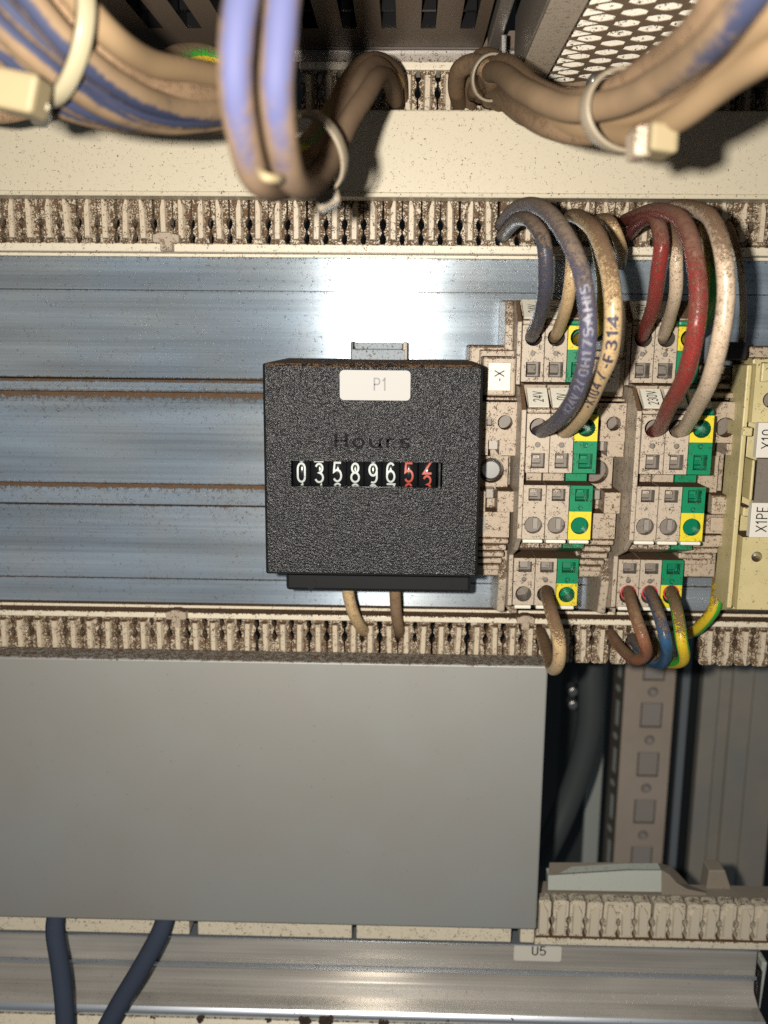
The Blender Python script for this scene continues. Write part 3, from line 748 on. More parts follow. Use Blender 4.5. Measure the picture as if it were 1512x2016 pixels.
        if text:
            vs, fs = text_geo(text, .0022); mb = MB(); ids = []
            c = (a[0] + a[2]) / 2; e = (a[3] - a[0]).normalized(); l = (a[3] - a[0]).length
            for p, q in vs:
                ids.append(mb.vert(c + n * 1.12 + e * p * .80 + Vector((-1, 0, 0)) * q * 1.0))
            for f in fs: mb.face([ids[i] for i in f], M['ink'])
            mb.build('lettering', o)
        return o
    sloped(595, YU + .0072, 629, YU + .0008, up_text, M['tag'] if not pe else M['term'])
    sloped(767, YM + .0060, 803, YM + .0008, mid_text, M['tag'])
    # lower marker bars: bright bar over a dark sloping belly
    mb = MB(); y = YM + .002; mb.box(x - HW * .9, x + HW * .9, y - .0002, y + .003, Zm(1070, y), Zm(1063, y), M['tag']); mb.build('marker_bar', t, bevel=.0003)
    mb = MB(); y = YL_; mb.box(x - HW * .8, x + HW * .8, y + .0004, y + .003, Zm(1201, y), Zm(1194, y), M['tag']); mb.build('marker_bar', t, bevel=.0003)
    return t
XA = P(1060, 845, YM).x; XB = P(1287, 845, YM).x
G = 'spring clamp terminal blocks on the aluminium profile'
labs = [[('grey terminal block marked 24V holding two dark blue wires, first of its trio', 'g', '24V', '24V'), ('grey terminal block marked 0V with cream wires top, middle and bottom', 'g', '0V', '0V'), ('green and yellow earth terminal block with no wire, half behind the printed cables', 'pe', '', '')],
        [('grey terminal block marked 230V with red wires and a brown wire', 'g', '230V', '230V'), ('grey terminal block with white wires above and a blue wire below', 'g', '', ''), ('green and yellow earth terminal block with a striped wire in its lowest hole', 'pe', '', '')]]
for X0, row in ((XA, labs[0]), (XB, labs[1])):
    for k, (lb, kd, ut, mt) in enumerate(row):
        terminal('terminal_block', lb, G, kd, ut, mt, x=X0 + k * TW)

# left side walls of each trio (end covers)
for X0, lb in ((XA, 'thin dusty end cover on the left of the 24V terminals'), (XB, 'thin dusty end cover on the left of the 230V terminals')):
    x1 = X0 - TW / 2 - .0001; x0 = x1 - .0011
    t = thing('end_cover', lb, 'end cover', (x0, YM, Zm(930, YM)), 'terminal end covers')
    prof = [(YU + .0002, Zm(758, YU)), (YU + .0002, Zm(634, YU)), (YU + .007, Zm(592, YU + .007)), (.045, Zm(592, .045)), (.045, Zm(1190, .045)), (YL_ + .004, Zm(1204, YL_)), (YL_ + .0002, Zm(1194, YL_)), (YL_ + .0002, Zm(1094, YL_)),
            (YM + .006, Zm(1084, YM + .006)), (YM + .0004, Zm(1062, YM)), (YM + .0002, Zm(808, YM)), (YM + .007, Zm(762, YM + .007))]
    mb = MB(); mb.prism_x(prof, x0, x1, M['term']); mb.build('cover_plate', t, bevel=.0002)
    # bulging flank behind
    mb = MB(); mb.prism_x([(YU + .008, Zm(640, YU)), (YU + .010, Zm(592, YU + .01)), (.045, Zm(592, .045)), (.045, Zm(1196, .045)), (YL_ + .006, Zm(1206, YL_ + .006)), (YL_ + .003, Zm(1150, YL_)), (.030, Zm(1080, .03)), (.030, Zm(700, .03))], x0 - .0022, x0 - .00005, M['term']); mb.build('flank', t, bevel=.0004)
    # dusty rounded wing behind the lower deck
    q = P(proj(Vector((x0, YL_, Zm(1150, YL_))))[0], 1150, .036); wl = q.x - .0022; wr = x0 + .004
    zt2, zb2 = Zm(1100, .036), Zm(1206, .036)
    mb = MB(); mb.prism_y([(wl + .0028, zb2), (wr, zb2), (wr, zt2), (wl, zt2), (wl, zb2 + .006), (wl + .001, zb2 + .0025)], .0345, .0375, M['wing']); mb.build('wing', t, bevel=.0003)

# ---------------------------------------------------------------- end brackets
def bracket(label, x0, x1, tagtext, screw=True, mirror=False):
    Y = .018; t = thing('end_bracket', label, 'end bracket', ((x0 + x1) / 2, Y, Zm(1000, Y)), 'grey end brackets between the terminals')
    m = M['brack']; w = x1 - x0; cx = (x0 + x1) / 2
    def z(v, y=Y): return Zm(v, y)
    # base slab
    mb = MB(); mb.box(x0, x1, Y + .0105, .045, z(1136, Y + .01), z(690, Y + .01), m); mb.build('base', t, bevel=.0003)
    # tag holder and tag
    mb = MB(); mb.box(x0 + w * .02, x1 - w * .06, Y + .002, Y + .0105, z(782, Y), z(704, Y), m)
    hd = mb.build('tag_holder', t, bevel=.0005)
    mb = MB(); mb.box(x0 + w * .16, x1 - w * .22, Y + .0012, Y + .0019, z(771, Y), z(716, Y), M['tag']); tg = mb.build('marker_tag', hd, bevel=.0001)
    mb = MB(); lettering(mb, tagtext, .0024, x0 + w * .47, z(742, Y), Y + .00115, M['ink'], rot=math.pi / 2, sx=1.0); mb.build('lettering', tg)
    mb = MB(); mb.box(x0 + w * .1, x1 - w * .02, Y + .001, Y + .0105, z(790, Y), z(783.5, Y), m); mb.build('rib', t, bevel=.0003)
    # upper plate with the round hole and small slot
    mb = MB(); zt_, zb_ = z(793), z(868)
    xs = x0 + w * .36
    mb.cell(xs, x1, zb_, zt_, Y, ('c', x0 + w * .66, (zb_ + zt_) / 2 - .0003, w * .21), .005, m, m, M['recess_shade'])
    mb.cell(x0, xs, zb_, zt_, Y, ('r', x0 + w * .22, (zb_ + zt_) / 2 - .0003, w * .08, w * .10), .003, m, m, M['recess_shade'])
    for (a, b_) in (((x0, zt_), (x1, zt_)),): mb.poly([(a[0], Y, a[1]), (b_[0], Y, b_[1]), (b_[0], Y + .0104, b_[1]), (a[0], Y + .0104, a[1])], m)
    mb.poly([(x1, Y, zb_), (x1, Y, zt_), (x1, Y + .0104, zt_), (x1, Y + .0104, zb_)][::-1], m); mb.poly([(x0, Y, zb_), (x0, Y, zt_), (x0, Y + .0104, zt_), (x0, Y + .0104, zb_)], m)
    mb.build('upper_plate', t)
    mb = MB(); za, zb2 = zb_ - .00002, z(898)
    mb.box(x0, x0 + w * .2, Y, Y + .0104, zb2, za, m); mb.box(x0 + w * .52, x1 - .0001, Y, Y + .0104, zb2, za, m); mb.box(x0 + w * .21, x0 + w * .51, Y + .004, Y + .0104, z(890), za, M['spring']); mb.build('notched_edge', t)
    # recess with big screw
    zc = z(928, Y + .006)
    mb = MB(); mb.cell(x0, x1 - w * .14, z(966, Y + .006), z(900, Y + .006), Y + .006, ('c', x0 + w * .38, zc, w * .37), .004, m, m, M['recess_shade'], n=28); mb.build('screw_recess', t)
    if screw:
        mb = MB(); cxs = x0 + w * .38; n = 20; rr = w * .33
        ra = [mb.vert((cxs + rr * math.cos(2 * math.pi * k / n), Y + .0085, zc + rr * math.sin(2 * math.pi * k / n))) for k in range(n)]
        rb = [mb.vert((cxs + rr * .75 * math.cos(2 * math.pi * k / n), Y + .0070, zc + rr * .75 * math.sin(2 * math.pi * k / n))) for k in range(n)]
        for k in range(n): mb.face((ra[k], ra[(k + 1) % n], rb[(k + 1) % n], rb[k]), M['steel'], smooth=True)
        mb.face(rb, M['steel']); sc = mb.build('screw', t)
    # lower plate with L notch, ribs
    mb = MB(); zt_ = z(968); zb_ = z(1010)
    mb.box(x0, x0 + w * .18, Y, Y + .0104, zb_, zt_, m); mb.box(x0 + w * .52, x1 - .0001, Y, Y + .0104, zb_, zt_, m); mb.box(x0 + w * .19, x0 + w * .51, Y + .006, Y + .0104, zb_, zt_ , m)
    mb.box(x0 + w * .2, x0 + w * .42, Y + .0015, Y + .0059, z(985), zt_ + .0002, M['spring'])
    mb.build('notched_plate', t, bevel=.0002)
    mb = MB(); mb.box(x0, x1 - w * .12, Y + .0003, Y + .0104, z(1060), zb_ - .00005, m); mb.box(x0 + w * .62, x1 - w * .16, Y - .0001, Y + .0003, z(1048), z(1020), m); mb.box(x0, x0 + w * .18, Y - .0002, Y + .0003, z(1048), z(1018), M['spring']); mb.build('lower_plate', t)
    v = 1062
    for k in range(5):
        mb = MB(); mb.box(x0 + .0001 * k, x1 - w * .12 - .0003 * k, Y + .0006 + .0022 * k * .8, Y + .012, z(v + 11.5, Y + .001 * k), z(v, Y + .001 * k), m); mb.build('grip_rib', t, bevel=.0004)
        v += 14.5
    return t
Y = .018
bracket('grey end bracket tagged -X between the hour counter and the 24V terminals', P(946, 900, Y).x, P(1016, 900, Y).x, '-X')
b1 = bracket('grey end bracket tagged -X between the two trios of terminals', XA + 2.5 * TW + .0002, XB - TW / 2 - .0014, '-X', screw=False)
# right bracket: its own outline
x0, x1 = XB + 2.5 * TW + .0002, P(1470, 850, .02).x
t = thing('end_bracket', 'dusty grey end bracket right of the 230V terminals with one round hole', 'end bracket', ((x0 + x1) / 2, .02, Zm(1000, .02)), 'grey end brackets between the terminals')
m = M['brack']; Y = .020; w = x1 - x0
mb = MB(); mb.box(x0, x1 - w * .18, Y + .008, .045, Zm(1128, Y + .01), Zm(716, Y + .01), m); mb.build('base', t, bevel=.0003)
mb = MB(); z1, z0 = Zm(788, Y), Zm(868, Y)
mb.cell(x0 + w * .1, x1, z0, z1, Y, ('c', x0 + w * .56, Zm(838, Y), w * .21), .005, m, m, M['recess_shade'])
mb.poly([(x0 + w * .1, Y, z1), (x1, Y, z1), (x1, Y + .009, z1), (x0 + w * .1, Y + .009, z1)], m)
mb.poly([(x1, Y, z1), (x1, Y, z0), (x1, Y + .009, z0), (x1, Y + .009, z1)], m)
mb.build('upper_plate', t)
mb = MB(); mb.box(x0 + w * .62, x1, Y, Y + .008, Zm(893, Y), z0 - .00002, m); mb.build('notched_edge', t, bevel=.0003)
mb = MB(); mb.cell(x0, x0 + w * .62, Zm(966, Y + .005), Zm(894, Y + .005), Y + .005, ('c', x0 + w * .02 + w * .08, Zm(925, Y + .005), w * .075), .003, m, m, M['recess_shade']); mb.build('screw_recess', t)
mb = MB(); mb.box(x0 + w * .42, x1 - w * .05, Y + .0005, Y + .008, Zm(1010, Y), Zm(972, Y), m); mb.build('notched_plate', t, bevel=.0004)
mb = MB(); mb.box(x0, x1 - w * .22, Y + .002, Y + .0081, Zm(1050, Y), Zm(1012, Y), m); mb.box(x0 + w * .45, x1 - w * .28, Y + .0012, Y + .002, Zm(1044, Y), Zm(1016, Y), m); mb.build('lower_plate', t, bevel=.0002)
mb = MB(); mb.box(x0 - .001, x1 - w * .12, Y + .0015, Y + .0081, Zm(1076, Y), Zm(1052, Y), m); mb.build('grip_rib', t, bevel=.0003)
for k in range(4):
    mb = MB(); v = 1079 + k * 15; mb.box(x0 - .001, x1 - w * (.30 + .05 * k), Y + .003 + .0018 * k, Y + .014, Zm(v + 12, Y), Zm(v, Y), m); mb.build('grip_rib', t, bevel=.0004)
for k in range(4):
    mb = MB(); v = 718 + k * 17; mb.box(x0 + w * .05, x1 - w * (.30 - .07 * k), Y + .0075 - .0018 * k, Y + .014, Zm(v + 13, Y), Zm(v, Y), m); mb.build('grip_rib', t, bevel=.0004)

# protruding dusty block behind the first bracket
p0, p1 = P(924, 690, .032), P(1003, 690, .032)
t = thing('rail_block', 'dusty tan rail block behind the top right corner of the hour counter', 'rail block', (p0.x, .032, Zm(700, .032)))
mb = MB(); mb.box(p0.x, p1.x, .031, .045, Zm(735, .032), P(960, 680, .032).z, M['brack']); mb.build('block_body', t, bevel=.0006)

# ---------------------------------------------------------------- beige yellow terminals at the right edge
def yz(v, y=.010): return P(1480, v, y).z
yx = lambda u, y, v=950: P(u, v, y).x
t = thing('distribution_terminal', 'beige yellow distribution terminal tagged X1PE at the right edge', 'terminal block', (yx(1490, .01), .01, yz(950)))
m = M['beige']
mb = MB(); mb.prism_x([(.020, yz(1200, .020)), (.020, yz(705, .020)), (.029, yz(703, .029)), (.029, yz(1202, .029))], yx(1462, .020), XR, m); mb.build('body', t, bevel=.0004)
mb = MB(); mb.box(yx(1452, .014), yx(1462, .014), .014, .024, yz(1198, .014), yz(718, .014), m); mb.build('side_wall', t, bevel=.0003)
mb = MB(); mb.box(yx(1500, .03), XR, .0291, .045, yz(1150, .03), yz(760, .03), m); mb.build('rail_foot', t)
X0 = yx(1472, .012)
mb = MB(); z1, z0 = yz(1058, .012), yz(1200, .012)
mb.cell(X0, XR - .01, z0, z1, .012, ('c', yx(1490, .012, 1095), yz(1096, .012), .0013), .004, m, m, M['steel'])
mb.poly([(X0, .012, z1), (X0, .012, z0), (X0, .0199, z0), (X0, .0199, z1)][::-1], m); mb.poly([(XR - .01, .012, z0), (X0, .012, z0), (X0, .0199, z0), (XR - .01, .0199, z0)], m); mb.poly([(XR - .01, .012, z1), (X0, .012, z1), (X0, .0199, z1), (XR - .01, .0199, z1)][::-1], m)
mb.build('lower_plate', t)
mb = MB(); z1, z0 = yz(716, .012), yz(832, .012); X1 = yx(1484, .012, 780)
mb.cell(X1, XR - .01, z0, z1, .012, ('c', yx(1518, .012, 785), yz(787, .012), .0019), .004, m, m, M['recess_shade'])
mb.poly([(X1, .012, z1), (X1, .012, z0), (X1, .0199, z0), (X1, .0199, z1)][::-1], m); mb.poly([(XR - .01, .012, z0), (X1, .012, z0), (X1, .0199, z0), (XR - .01, .0199, z0)], m)
mb.build('upper_plate', t)
mb = MB(); mb.box(yx(1500, .0105, 730), XR - .01, .0105, .0118, yz(752, .0105), yz(713, .0105), m); mb.build('corner_lug', t, bevel=.0003)
for v in (850, 1008):
    mb = MB(); mb.box(yx(1463, .0135, v), yx(1482, .0135, v), .0135, .0199, yz(v + 9, .0135), yz(v - 9, .0135), m); mb.build('snap_lug', t, bevel=.0003)
mb = MB(); mb.box(yx(1478, .0125), yx(1484, .0125), .0125, .0199, yz(985, .0125), yz(905, .0125), m); mb.build('edge_rib', t, bevel=.0003)
mb = MB(); mb.box(yx(1486, .0195), XR, .0189, .0199, yz(988, .0189), yz(903, .0189), M['recess_shade']); mb.build('recess_panel', t)
for v0, v1, ul, txt, vv in ((832, 901, 1491, 'X10', 864), (990, 1058, 1478, 'X1PE', 1022)):
    mb = MB(); y = .0098; x0 = yx(ul, y, (v0 + v1) / 2); wdt = .0078
    mb.box(x0, x0 + wdt, y, .0119, yz(v1, y), yz(v0, y), M['whitetag']); tg = mb.build('marker_tag', t, bevel=.0001)
    mb = MB(); lettering(mb, txt, .0026, x0 + (.0026 if txt == 'X1PE' else .0023), yz(vv, y), y - .00005, M['ink'], rot=math.pi / 2, sx=.95, weight=.11); mb.build('lettering', tg)
# brown flat block at upper right
t = thing('rail_block', 'flat dusty brown block above the beige terminal at the right edge', 'rail block', (yx(1480, .03), .03, yz(690, .03)))
mb = MB(); mb.box(yx(1463, .028, 690), XR, .028, .045, yz(712, .028), yz(682, .028), M['brack']); mb.build('block_body', t, bevel=.0004)

# ================================================================ wires
def W(label, pts, dia, m, **k): return wire(label, pts, dia, M[m], **k)
# --- 24V group
g1 = 'wires arching down into the terminals'
W('dark blue wire into the top hole of the 24V terminal', [(985, 478, .058), (992, 462, .035), (1022, 434, .006), (1050, 436, -.008), (1071, 475, -.014), (1076, 550, -.012), (1068, 610, -.002), (1050, 655, .016), (1044, 668, .028)], .0033, 'wblue', group=g1)
W('mottled cream wire into the top hole of the 0V terminal', [(1092, 462, .055), (1104, 448, .030), (1122, 470, .004), (1128, 530, -.004), (1118, 590, .000), (1100, 648, .016), (1091, 666, .028)], .0030, 'wcream', group=g1)
o, p = W('blue printed wire arching into the middle hole of the 24V terminal', [(1058, 852, .013), (1072, 846, .004), (1102, 822, -.018), (1132, 775, -.032), (1153, 705, -.040), (1160, 620, -.042), (1143, 525, -.040), (1104, 440, -.030), (1058, 408, -.014), (1012, 412, .012), (984, 448, .045), (980, 462, .058)], .0034, 'wprint', group=g1)
wire_print(o, p, .0034, '-X24V.2/ 0H17SAHIS', .0016, 805, M['paleink'])
o, p = W('cream wire printed -X104/ -F314 arching into the middle hole', [(1104, 852, .013), (1118, 846, .004), (1148, 812, -.012), (1180, 752, -.027), (1202, 690, -.034), (1210, 610, -.036), (1204, 535, -.034), (1178, 466, -.026), (1150, 436, -.012), (1128, 428, .010), (1118, 440, .045), (1116, 450, .058)], .0034, 'wcream', group=g1)
wire_print(o, p, .0034, '-X104 / -F314', .0019, 795, M['wireink'], spacing=1.6)
W('yellowish wire glimpsed behind the -F314 wire', [(1150, 462, .055), (1164, 456, .03), (1180, 500, .012), (1187, 570, .008), (1180, 640, .012), (1146, 662, .024), (1138, 668, .030)], .0030, 'wyel', group=g1)
W('tan wire loop between the two wire fans by the comb', [(1168, 440, .055), (1180, 432, .030), (1206, 444, .010), (1220, 478, .012), (1222, 520, .034)], .0030, 'wcream', group=g1)
# --- 230V group
W('red wire into the top hole of the 230V terminal', [(1228, 478, .058), (1240, 460, .035), (1268, 430, .006), (1290, 434, -.006), (1300, 480, -.012), (1298, 540, -.010), (1288, 600, -.002), (1268, 652, .016), (1261, 668, .028)], .0033, 'wred', group=g1)
W('white speckled wire between the two red wires', [(1296, 470, .055), (1308, 440, .032), (1324, 450, .006), (1332, 500, -.004), (1331, 570, -.002), (1320, 625, .010), (1308, 656, .020), (1304, 668, .028)], .0030, 'wwhite', group=g1)
W('long red wire arching into the middle hole of the 230V terminal', [(1286, 852, .013), (1298, 842, .004), (1322, 800, -.018), (1348, 735, -.033), (1366, 660, -.038), (1375, 580, -.038), (1368, 500, -.036), (1344, 440, -.028), (1300, 416, -.012), (1256, 424, .018), (1226, 436, .045), (1218, 440, .058)], .0034, 'wred', group=g1)
W('long whitish speckled wire arching into the rightmost middle hole', [(1334, 852, .013), (1348, 842, .004), (1376, 800, -.015), (1402, 740, -.028), (1420, 665, -.034), (1427, 580, -.035), (1421, 500, -.034), (1400, 436, -.026), (1364, 410, -.010), (1318, 412, .018), (1292, 430, .045), (1286, 438, .058)], .0034, 'wwhite', group=g1)
W('green and yellow wire behind the long whitish wire', [(1380, 440, .055), (1390, 450, .030), (1400, 500, .006), (1401, 570, .004), (1392, 625, .012), (1370, 655, .022), (1352, 668, .030)], .0031, 'wgy', group=g1, rot=0)
W('thin white wire ending in a black ferrule at the right', [(1430, 440, .050), (1440, 455, .020), (1458, 520, .010), (1464, 600, .012), (1460, 680, .020), (1459, 710, .026)], .0017, 'wwhite', group=g1)
mb = MB(); q = P(1452, 690, .018); mb.box(q.x - .0030, q.x + .0016, .016, .024, q.z - .0022, q.z + .0020, M['blksleeve']); tag(mb.build('ferrule', bevel=.0004, loc=q), 'black ferrule plug under the thin white wire', 'ferrule')
# --- lower wires
g2 = 'wires leaving the bottom of the terminals'
W('single cream wire looping down from the 0V terminal', [(1076, 1160, .028), (1076, 1168, .018), (1088, 1205, .004), (1099, 1255, -.002), (1100, 1300, .000), (1088, 1316, .008), (1076, 1290, .022), (1066, 1250, .036), (1062, 1232, .052)], .0033, 'wcream', group=g2)
W('brown wire in the lowest hole of the 230V terminal', [(1237, 1160, .028), (1239, 1170, .018), (1254, 1212, .006), (1270, 1260, .002), (1272, 1288, .006), (1252, 1296, .014), (1222, 1276, .026), (1204, 1250, .038), (1200, 1240, .055)], .0031, 'wbrown', group=g2)
W('light blue wire beside the brown wire', [(1279, 1160, .028), (1281, 1170, .018), (1298, 1212, .006), (1312, 1258, .002), (1314, 1288, .006), (1298, 1304, .014), (1268, 1290, .024), (1246, 1256, .040), (1244, 1244, .055)], .0031, 'wlblue', group=g2)
W('green and yellow wire in the lowest earth terminal hole', [(1321, 1160, .028), (1323, 1170, .018), (1336, 1212, .006), (1344, 1258, .002), (1344, 1292, .006), (1326, 1308, .014), (1296, 1294, .026), (1286, 1260, .042), (1284, 1246, .055)], .0031, 'wgy', group=g2)
W('green and yellow wire at the right leading back to the comb', [(1418, 1110, .034), (1414, 1150, .028), (1405, 1195, .026), (1380, 1232, .030), (1356, 1246, .038), (1340, 1250, .055)], .0034, 'wgy', group=g2, rot=2.0)
for u, s, lb in ((1237, 'redsleeve', 'brown'), (1279, 'redsleeve', 'light blue'), (1321, 'redsleeve', 'green and yellow'), (1076, 'blksleeve', 'cream')):
    q = P(u, 1167, YL_); mb = MB(); n = 20
    ro, ri = .00205, .0017
    A = [[mb.vert((q.x + rr * math.cos(2 * math.pi * k / n), yy, q.z + rr * math.sin(2 * math.pi * k / n))) for k in range(n)] for rr, yy in ((ro, YL_ - .0003), (ri, YL_ - .0003), (ri, YL_ + .005), (ro, YL_ + .005))]
    for a_, b_ in ((0, 1), (1, 2), (3, 0)):
        for k in range(n): mb.face((A[a_][k], A[a_][(k + 1) % n], A[b_][(k + 1) % n], A[b_][k]), M[s], smooth=False)
    tag(mb.build('ferrule_collar', loc=q), ('red' if s == 'redsleeve' else 'black') + ' collar round the lower ' + lb + ' wire', 'collar', 'ferrule collars')
g3 = 'wires under the hour counter'
W('cream wire below the hour counter bending right', [(683, 1140, .030), (687, 1175, .030), (697, 1210, .031), (712, 1236, .036), (722, 1246, .050)], .0034, 'wcream', group=g3)
W('dusty brown straight wire below the hour counter', [(777, 1140, .032), (778, 1175, .032), (781, 1215, .034), (786, 1240, .038), (790, 1252, .052)], .0033, 'wdust', group=g3)
# --- dark blue flat cables at lower left
W('dark blue cable leaving the grey cover at the far left', [(112, 1790, .034), (108, 1830, .030), (118, 1900, .026), (126, 1970, .022), (130, 2060, .018)], .0053, 'wdkblue', cat='cable', name='cable', group='dark blue cables under the grey cover')
W('dark blue slanting cable right of the upright one', [(330, 1790, .034), (318, 1830, .031), (278, 1905, .027), (236, 1975, .024), (190, 2060, .020)], .0055, 'wdkblue', cat='cable', name='cable', group='dark blue cables under the grey cover')

# ================================================================ foreground cables at the top
g4 = 'dusty blue cables of the upper left bundle'
def bund(label, pts, dia, m, group, dustf=None): return wire(label, pts, dia, M[m], cat='cable', name='cable', group=group, step=10, dustf=dustf)
def streak(phi, width=.5, fade=1.0, amp=.72):
    """bare blue streak along one side of a dusty cable (phi: angle from the side that faces forward)"""
    def f(t, a, n):
        d = abs((a - phi + math.pi) % (2 * math.pi) - math.pi)
        return .50 - amp * max(0, 1 - (d / width) ** 2) * (1 if t < fade else max(0, 1 - (t - fade) * 5))
    return f
def loopdust(t, a, n):
    return -.04 + 1.2 * max(0, -n.x - .35) + .9 * max(0, n.x - .5) + .62 * min(1, max(0, (t - .14) / .24))
def rightdust(t, a, n):
    return .50 - .46 * min(1, max(0, (t - .60) / .35)) + .9 * max(0, abs(n.x + .2) - .4)
lefts = [
 ('tan cable along the top edge of the upper left bundle', [(60, -120, -.085), (130, -30, -.083), (205, 60, -.080), (290, 118, -.070), (370, 143, -.060), (470, 156, -.045), (540, 150, -.02)], .0037, 'wbundt'),
 ('brown cable second from the top of the left bundle', [(20, -110, -.083), (95, -10, -.082), (190, 95, -.078), (280, 160, -.068), (370, 186, -.058), (470, 190, -.044), (560, 180, -.02)], .0040, 'wdust'),
 ('blue streaked cable through the middle of the left bundle', [(-10, -90, -.090), (60, 0, -.088), (150, 95, -.084), (245, 175, -.074), (340, 212, -.062), (470, 214, -.046), (560, 200, -.022)], .0036, 'wbund'),
 ('blue cable fourth from the top of the left bundle', [(-50, -70, -.087), (20, 20, -.086), (115, 110, -.082), (215, 190, -.073), (330, 232, -.062), (460, 226, -.045), (560, 220, -.022)], .0034, 'wbund'),
 ('mostly tan cable with a faint blue streak, fifth from the top of the left bundle', [(-80, -40, -.089), (-10, 40, -.087), (90, 128, -.083), (195, 200, -.074), (310, 238, -.062), (450, 236, -.045), (550, 230, -.022)], .0033, 'wbund'),
 ('blue cable low in the upper left bundle', [(-110, 0, -.087), (-30, 75, -.085), (60, 145, -.080), (165, 208, -.072), (290, 241, -.060), (440, 238, -.043), (550, 235, -.022)], .0034, 'wbund'),
 ('lowest tan cable of the upper left bundle', [(-130, 60, -.082), (-50, 115, -.080), (40, 165, -.077), (140, 212, -.070), (270, 241, -.058), (430, 242, -.042), (540, 238, -.022)], .0034, 'wbund'),
 ('blue cable buried behind the left bundle', [(30, -130, -.075), (110, 0, -.073), (190, 90, -.070), (270, 150, -.062), (360, 180, -.052), (480, 200, -.038)], .0036, 'wbund')]
PH = {2: (.35, .50, .6), 3: (-.25, .42, .75), 5: (.2, .42, .55), 6: (.3, .34, .5), 4: (-.5, .3, .6), 7: (0, .5, .9)}
for q_, (lb, pts, d, m) in enumerate(lefts): bund(lb, pts, d, m, g4, streak(*PH[q_]) if q_ in PH else None)
bund('green and yellow cable end peeking above the left bundle', [(320, 135, -.02), (350, 112, -.012), (395, 108, -.005), (440, 122, 0), (500, 140, .01)], .0046, 'wgy', g4, lambda t, a, n: .07)
bund('dusty cable in shade at the far left edge', [(-60, 215, -.03), (0, 222, -.028), (70, 208, -.025), (140, 190, -.02)], .0040, 'wdust', g4)

def ring(parent, centre, nrm, ra, rb, axis_a, w, m, th=.0011):
    """nylon band: flat strap swept round an ellipse (radii ra along axis_a, rb across)"""
    nrm = nrm.normalized(); A = (axis_a - nrm * axis_a.dot(nrm)).normalized(); B = nrm.cross(A)
    mb = MB(); n = 40; R_ = []
    for k in range(n):
        a = 2 * math.pi * k / n; o_ = A * math.cos(a) * ra + B * math.sin(a) * rb; d = o_.normalized(); c = centre + o_
        R_.append([mb.vert(c + nrm * s * w / 2 + d * q * th / 2) for s, q in ((-1, -1), (-1, .6), (-.7, 1), (.7, 1), (1, .6), (1, -1))])
    for k in range(n):
        a, b = R_[k], R_[(k + 1) % n]
        for i in range(6):
            j = (i + 1) % 6; mb.face((a[i], b[i], b[j], a[j]), m, smooth=True)
    return mb.build('strap', parent)
def head(parent, c, ax, ay, az, m, mtop=None):
    mb = MB(); n = []
    for s in (-1, 1):
        for q in (-1, 1):
            for r_ in (-1, 1): n.append(mb.vert(c + ax * s + ay * q + az * r_))
    for f in ((0, 1, 3, 2), (4, 6, 7, 5), (0, 4, 5, 1), (2, 3, 7, 6), (0, 2, 6, 4), (1, 5, 7, 3)): mb.face([n[i] for i in f], m)
    return mb.build('tie_head', parent, bevel=.0006, recalc=True)
# tie on the left bundle
c = P(118, 82, -.082); t = thing('cable_tie', 'thick cream cable tie round the upper left bundle', 'cable tie', c, 'nylon cable ties')
along = (P(205, 150, -.074) - P(40, 10, -.086)).normalized(); across = (P(205, 40, -.082) - P(40, 200, -.080)).normalized()
nb = (along + across * .42).normalized()
ring(t, c, nb, .0078, .0056, across, .0022, M['tie'], .0013)
q = P(42, 186, -.089); head(t, q, Vector((.0026, 0, -.0005)), Vector((.0006, 0, .0022)), Vector((0, .0026, 0)), M['headtie'])
mb = MB(); tube(mb, spline([P(75, 205, -.088), P(80, 228, -.078), P(78, 242, -.060)], 4), .0013, M['tie'], n=8, flat=.5); mb.build('cut_tail', t)

# central loop
g5 = 'cables of the hanging loop in the upper centre'
bund('thick blue cable at the front left of the hanging loop', [(486, -160, -.105), (484, -60, -.105), (473, 60, -.105), (470, 170, -.104), (476, 270, -.100), (502, 345, -.093), (545, 372, -.080), (590, 350, -.064), (622, 310, -.052), (655, 262, -.042), (682, 205, -.032), (712, 150, -.018), (745, 130, -.002), (772, 160, .018), (782, 205, .036)], .0037, 'wloop', g5, loopdust)
bund('thick blue cable at the front right of the hanging loop', [(566, -160, -.104), (562, -60, -.104), (548, 60, -.104), (545, 170, -.103), (553, 270, -.099), (574, 345, -.091), (604, 372, -.078), (634, 345, -.064), (655, 300, -.053), (690, 240, -.042), (718, 190, -.030), (742, 152, -.014), (762, 158, .006), (776, 190, .026), (782, 215, .040)], .0037, 'wloop', g5, loopdust)
bund('dusty cable behind the two blue ones of the loop', [(528, -160, -.090), (520, -40, -.090), (512, 120, -.088), (520, 260, -.083), (548, 335, -.074), (586, 330, -.060), (620, 285, -.048), (655, 225, -.037), (685, 165, -.024), (720, 128, -.008), (752, 122, .010), (782, 150, .028), (792, 200, .042)], .0037, 'wdust', g5)
bund('green and yellow cable deep inside the hanging loop', [(512, -160, -.078), (506, -20, -.078), (510, 140, -.074), (545, 270, -.066), (590, 290, -.054), (640, 240, -.040), (690, 168, -.024), (726, 140, -.006), (760, 128, .012), (786, 165, .032), (790, 205, .044)], .0032, 'wgy', g5)
c = P(622, 300, -.058); t = thing('cable_tie', 'clear cable tie round the rising end of the hanging loop', 'cable tie', c, 'nylon cable ties')
ring(t, c, (P(670, 250, -.048) - P(575, 350, -.066)), .0058, .0044, P(660, 330, -.05) - P(585, 262, -.06), .0024, M['tieclear'], .0005)
q = P(641, 374, -.052); head(t, q, Vector((.0018, 0, .0009)), Vector((-.0008, 0, .0028)), Vector((0, .0018, 0)), M['tieclear'])
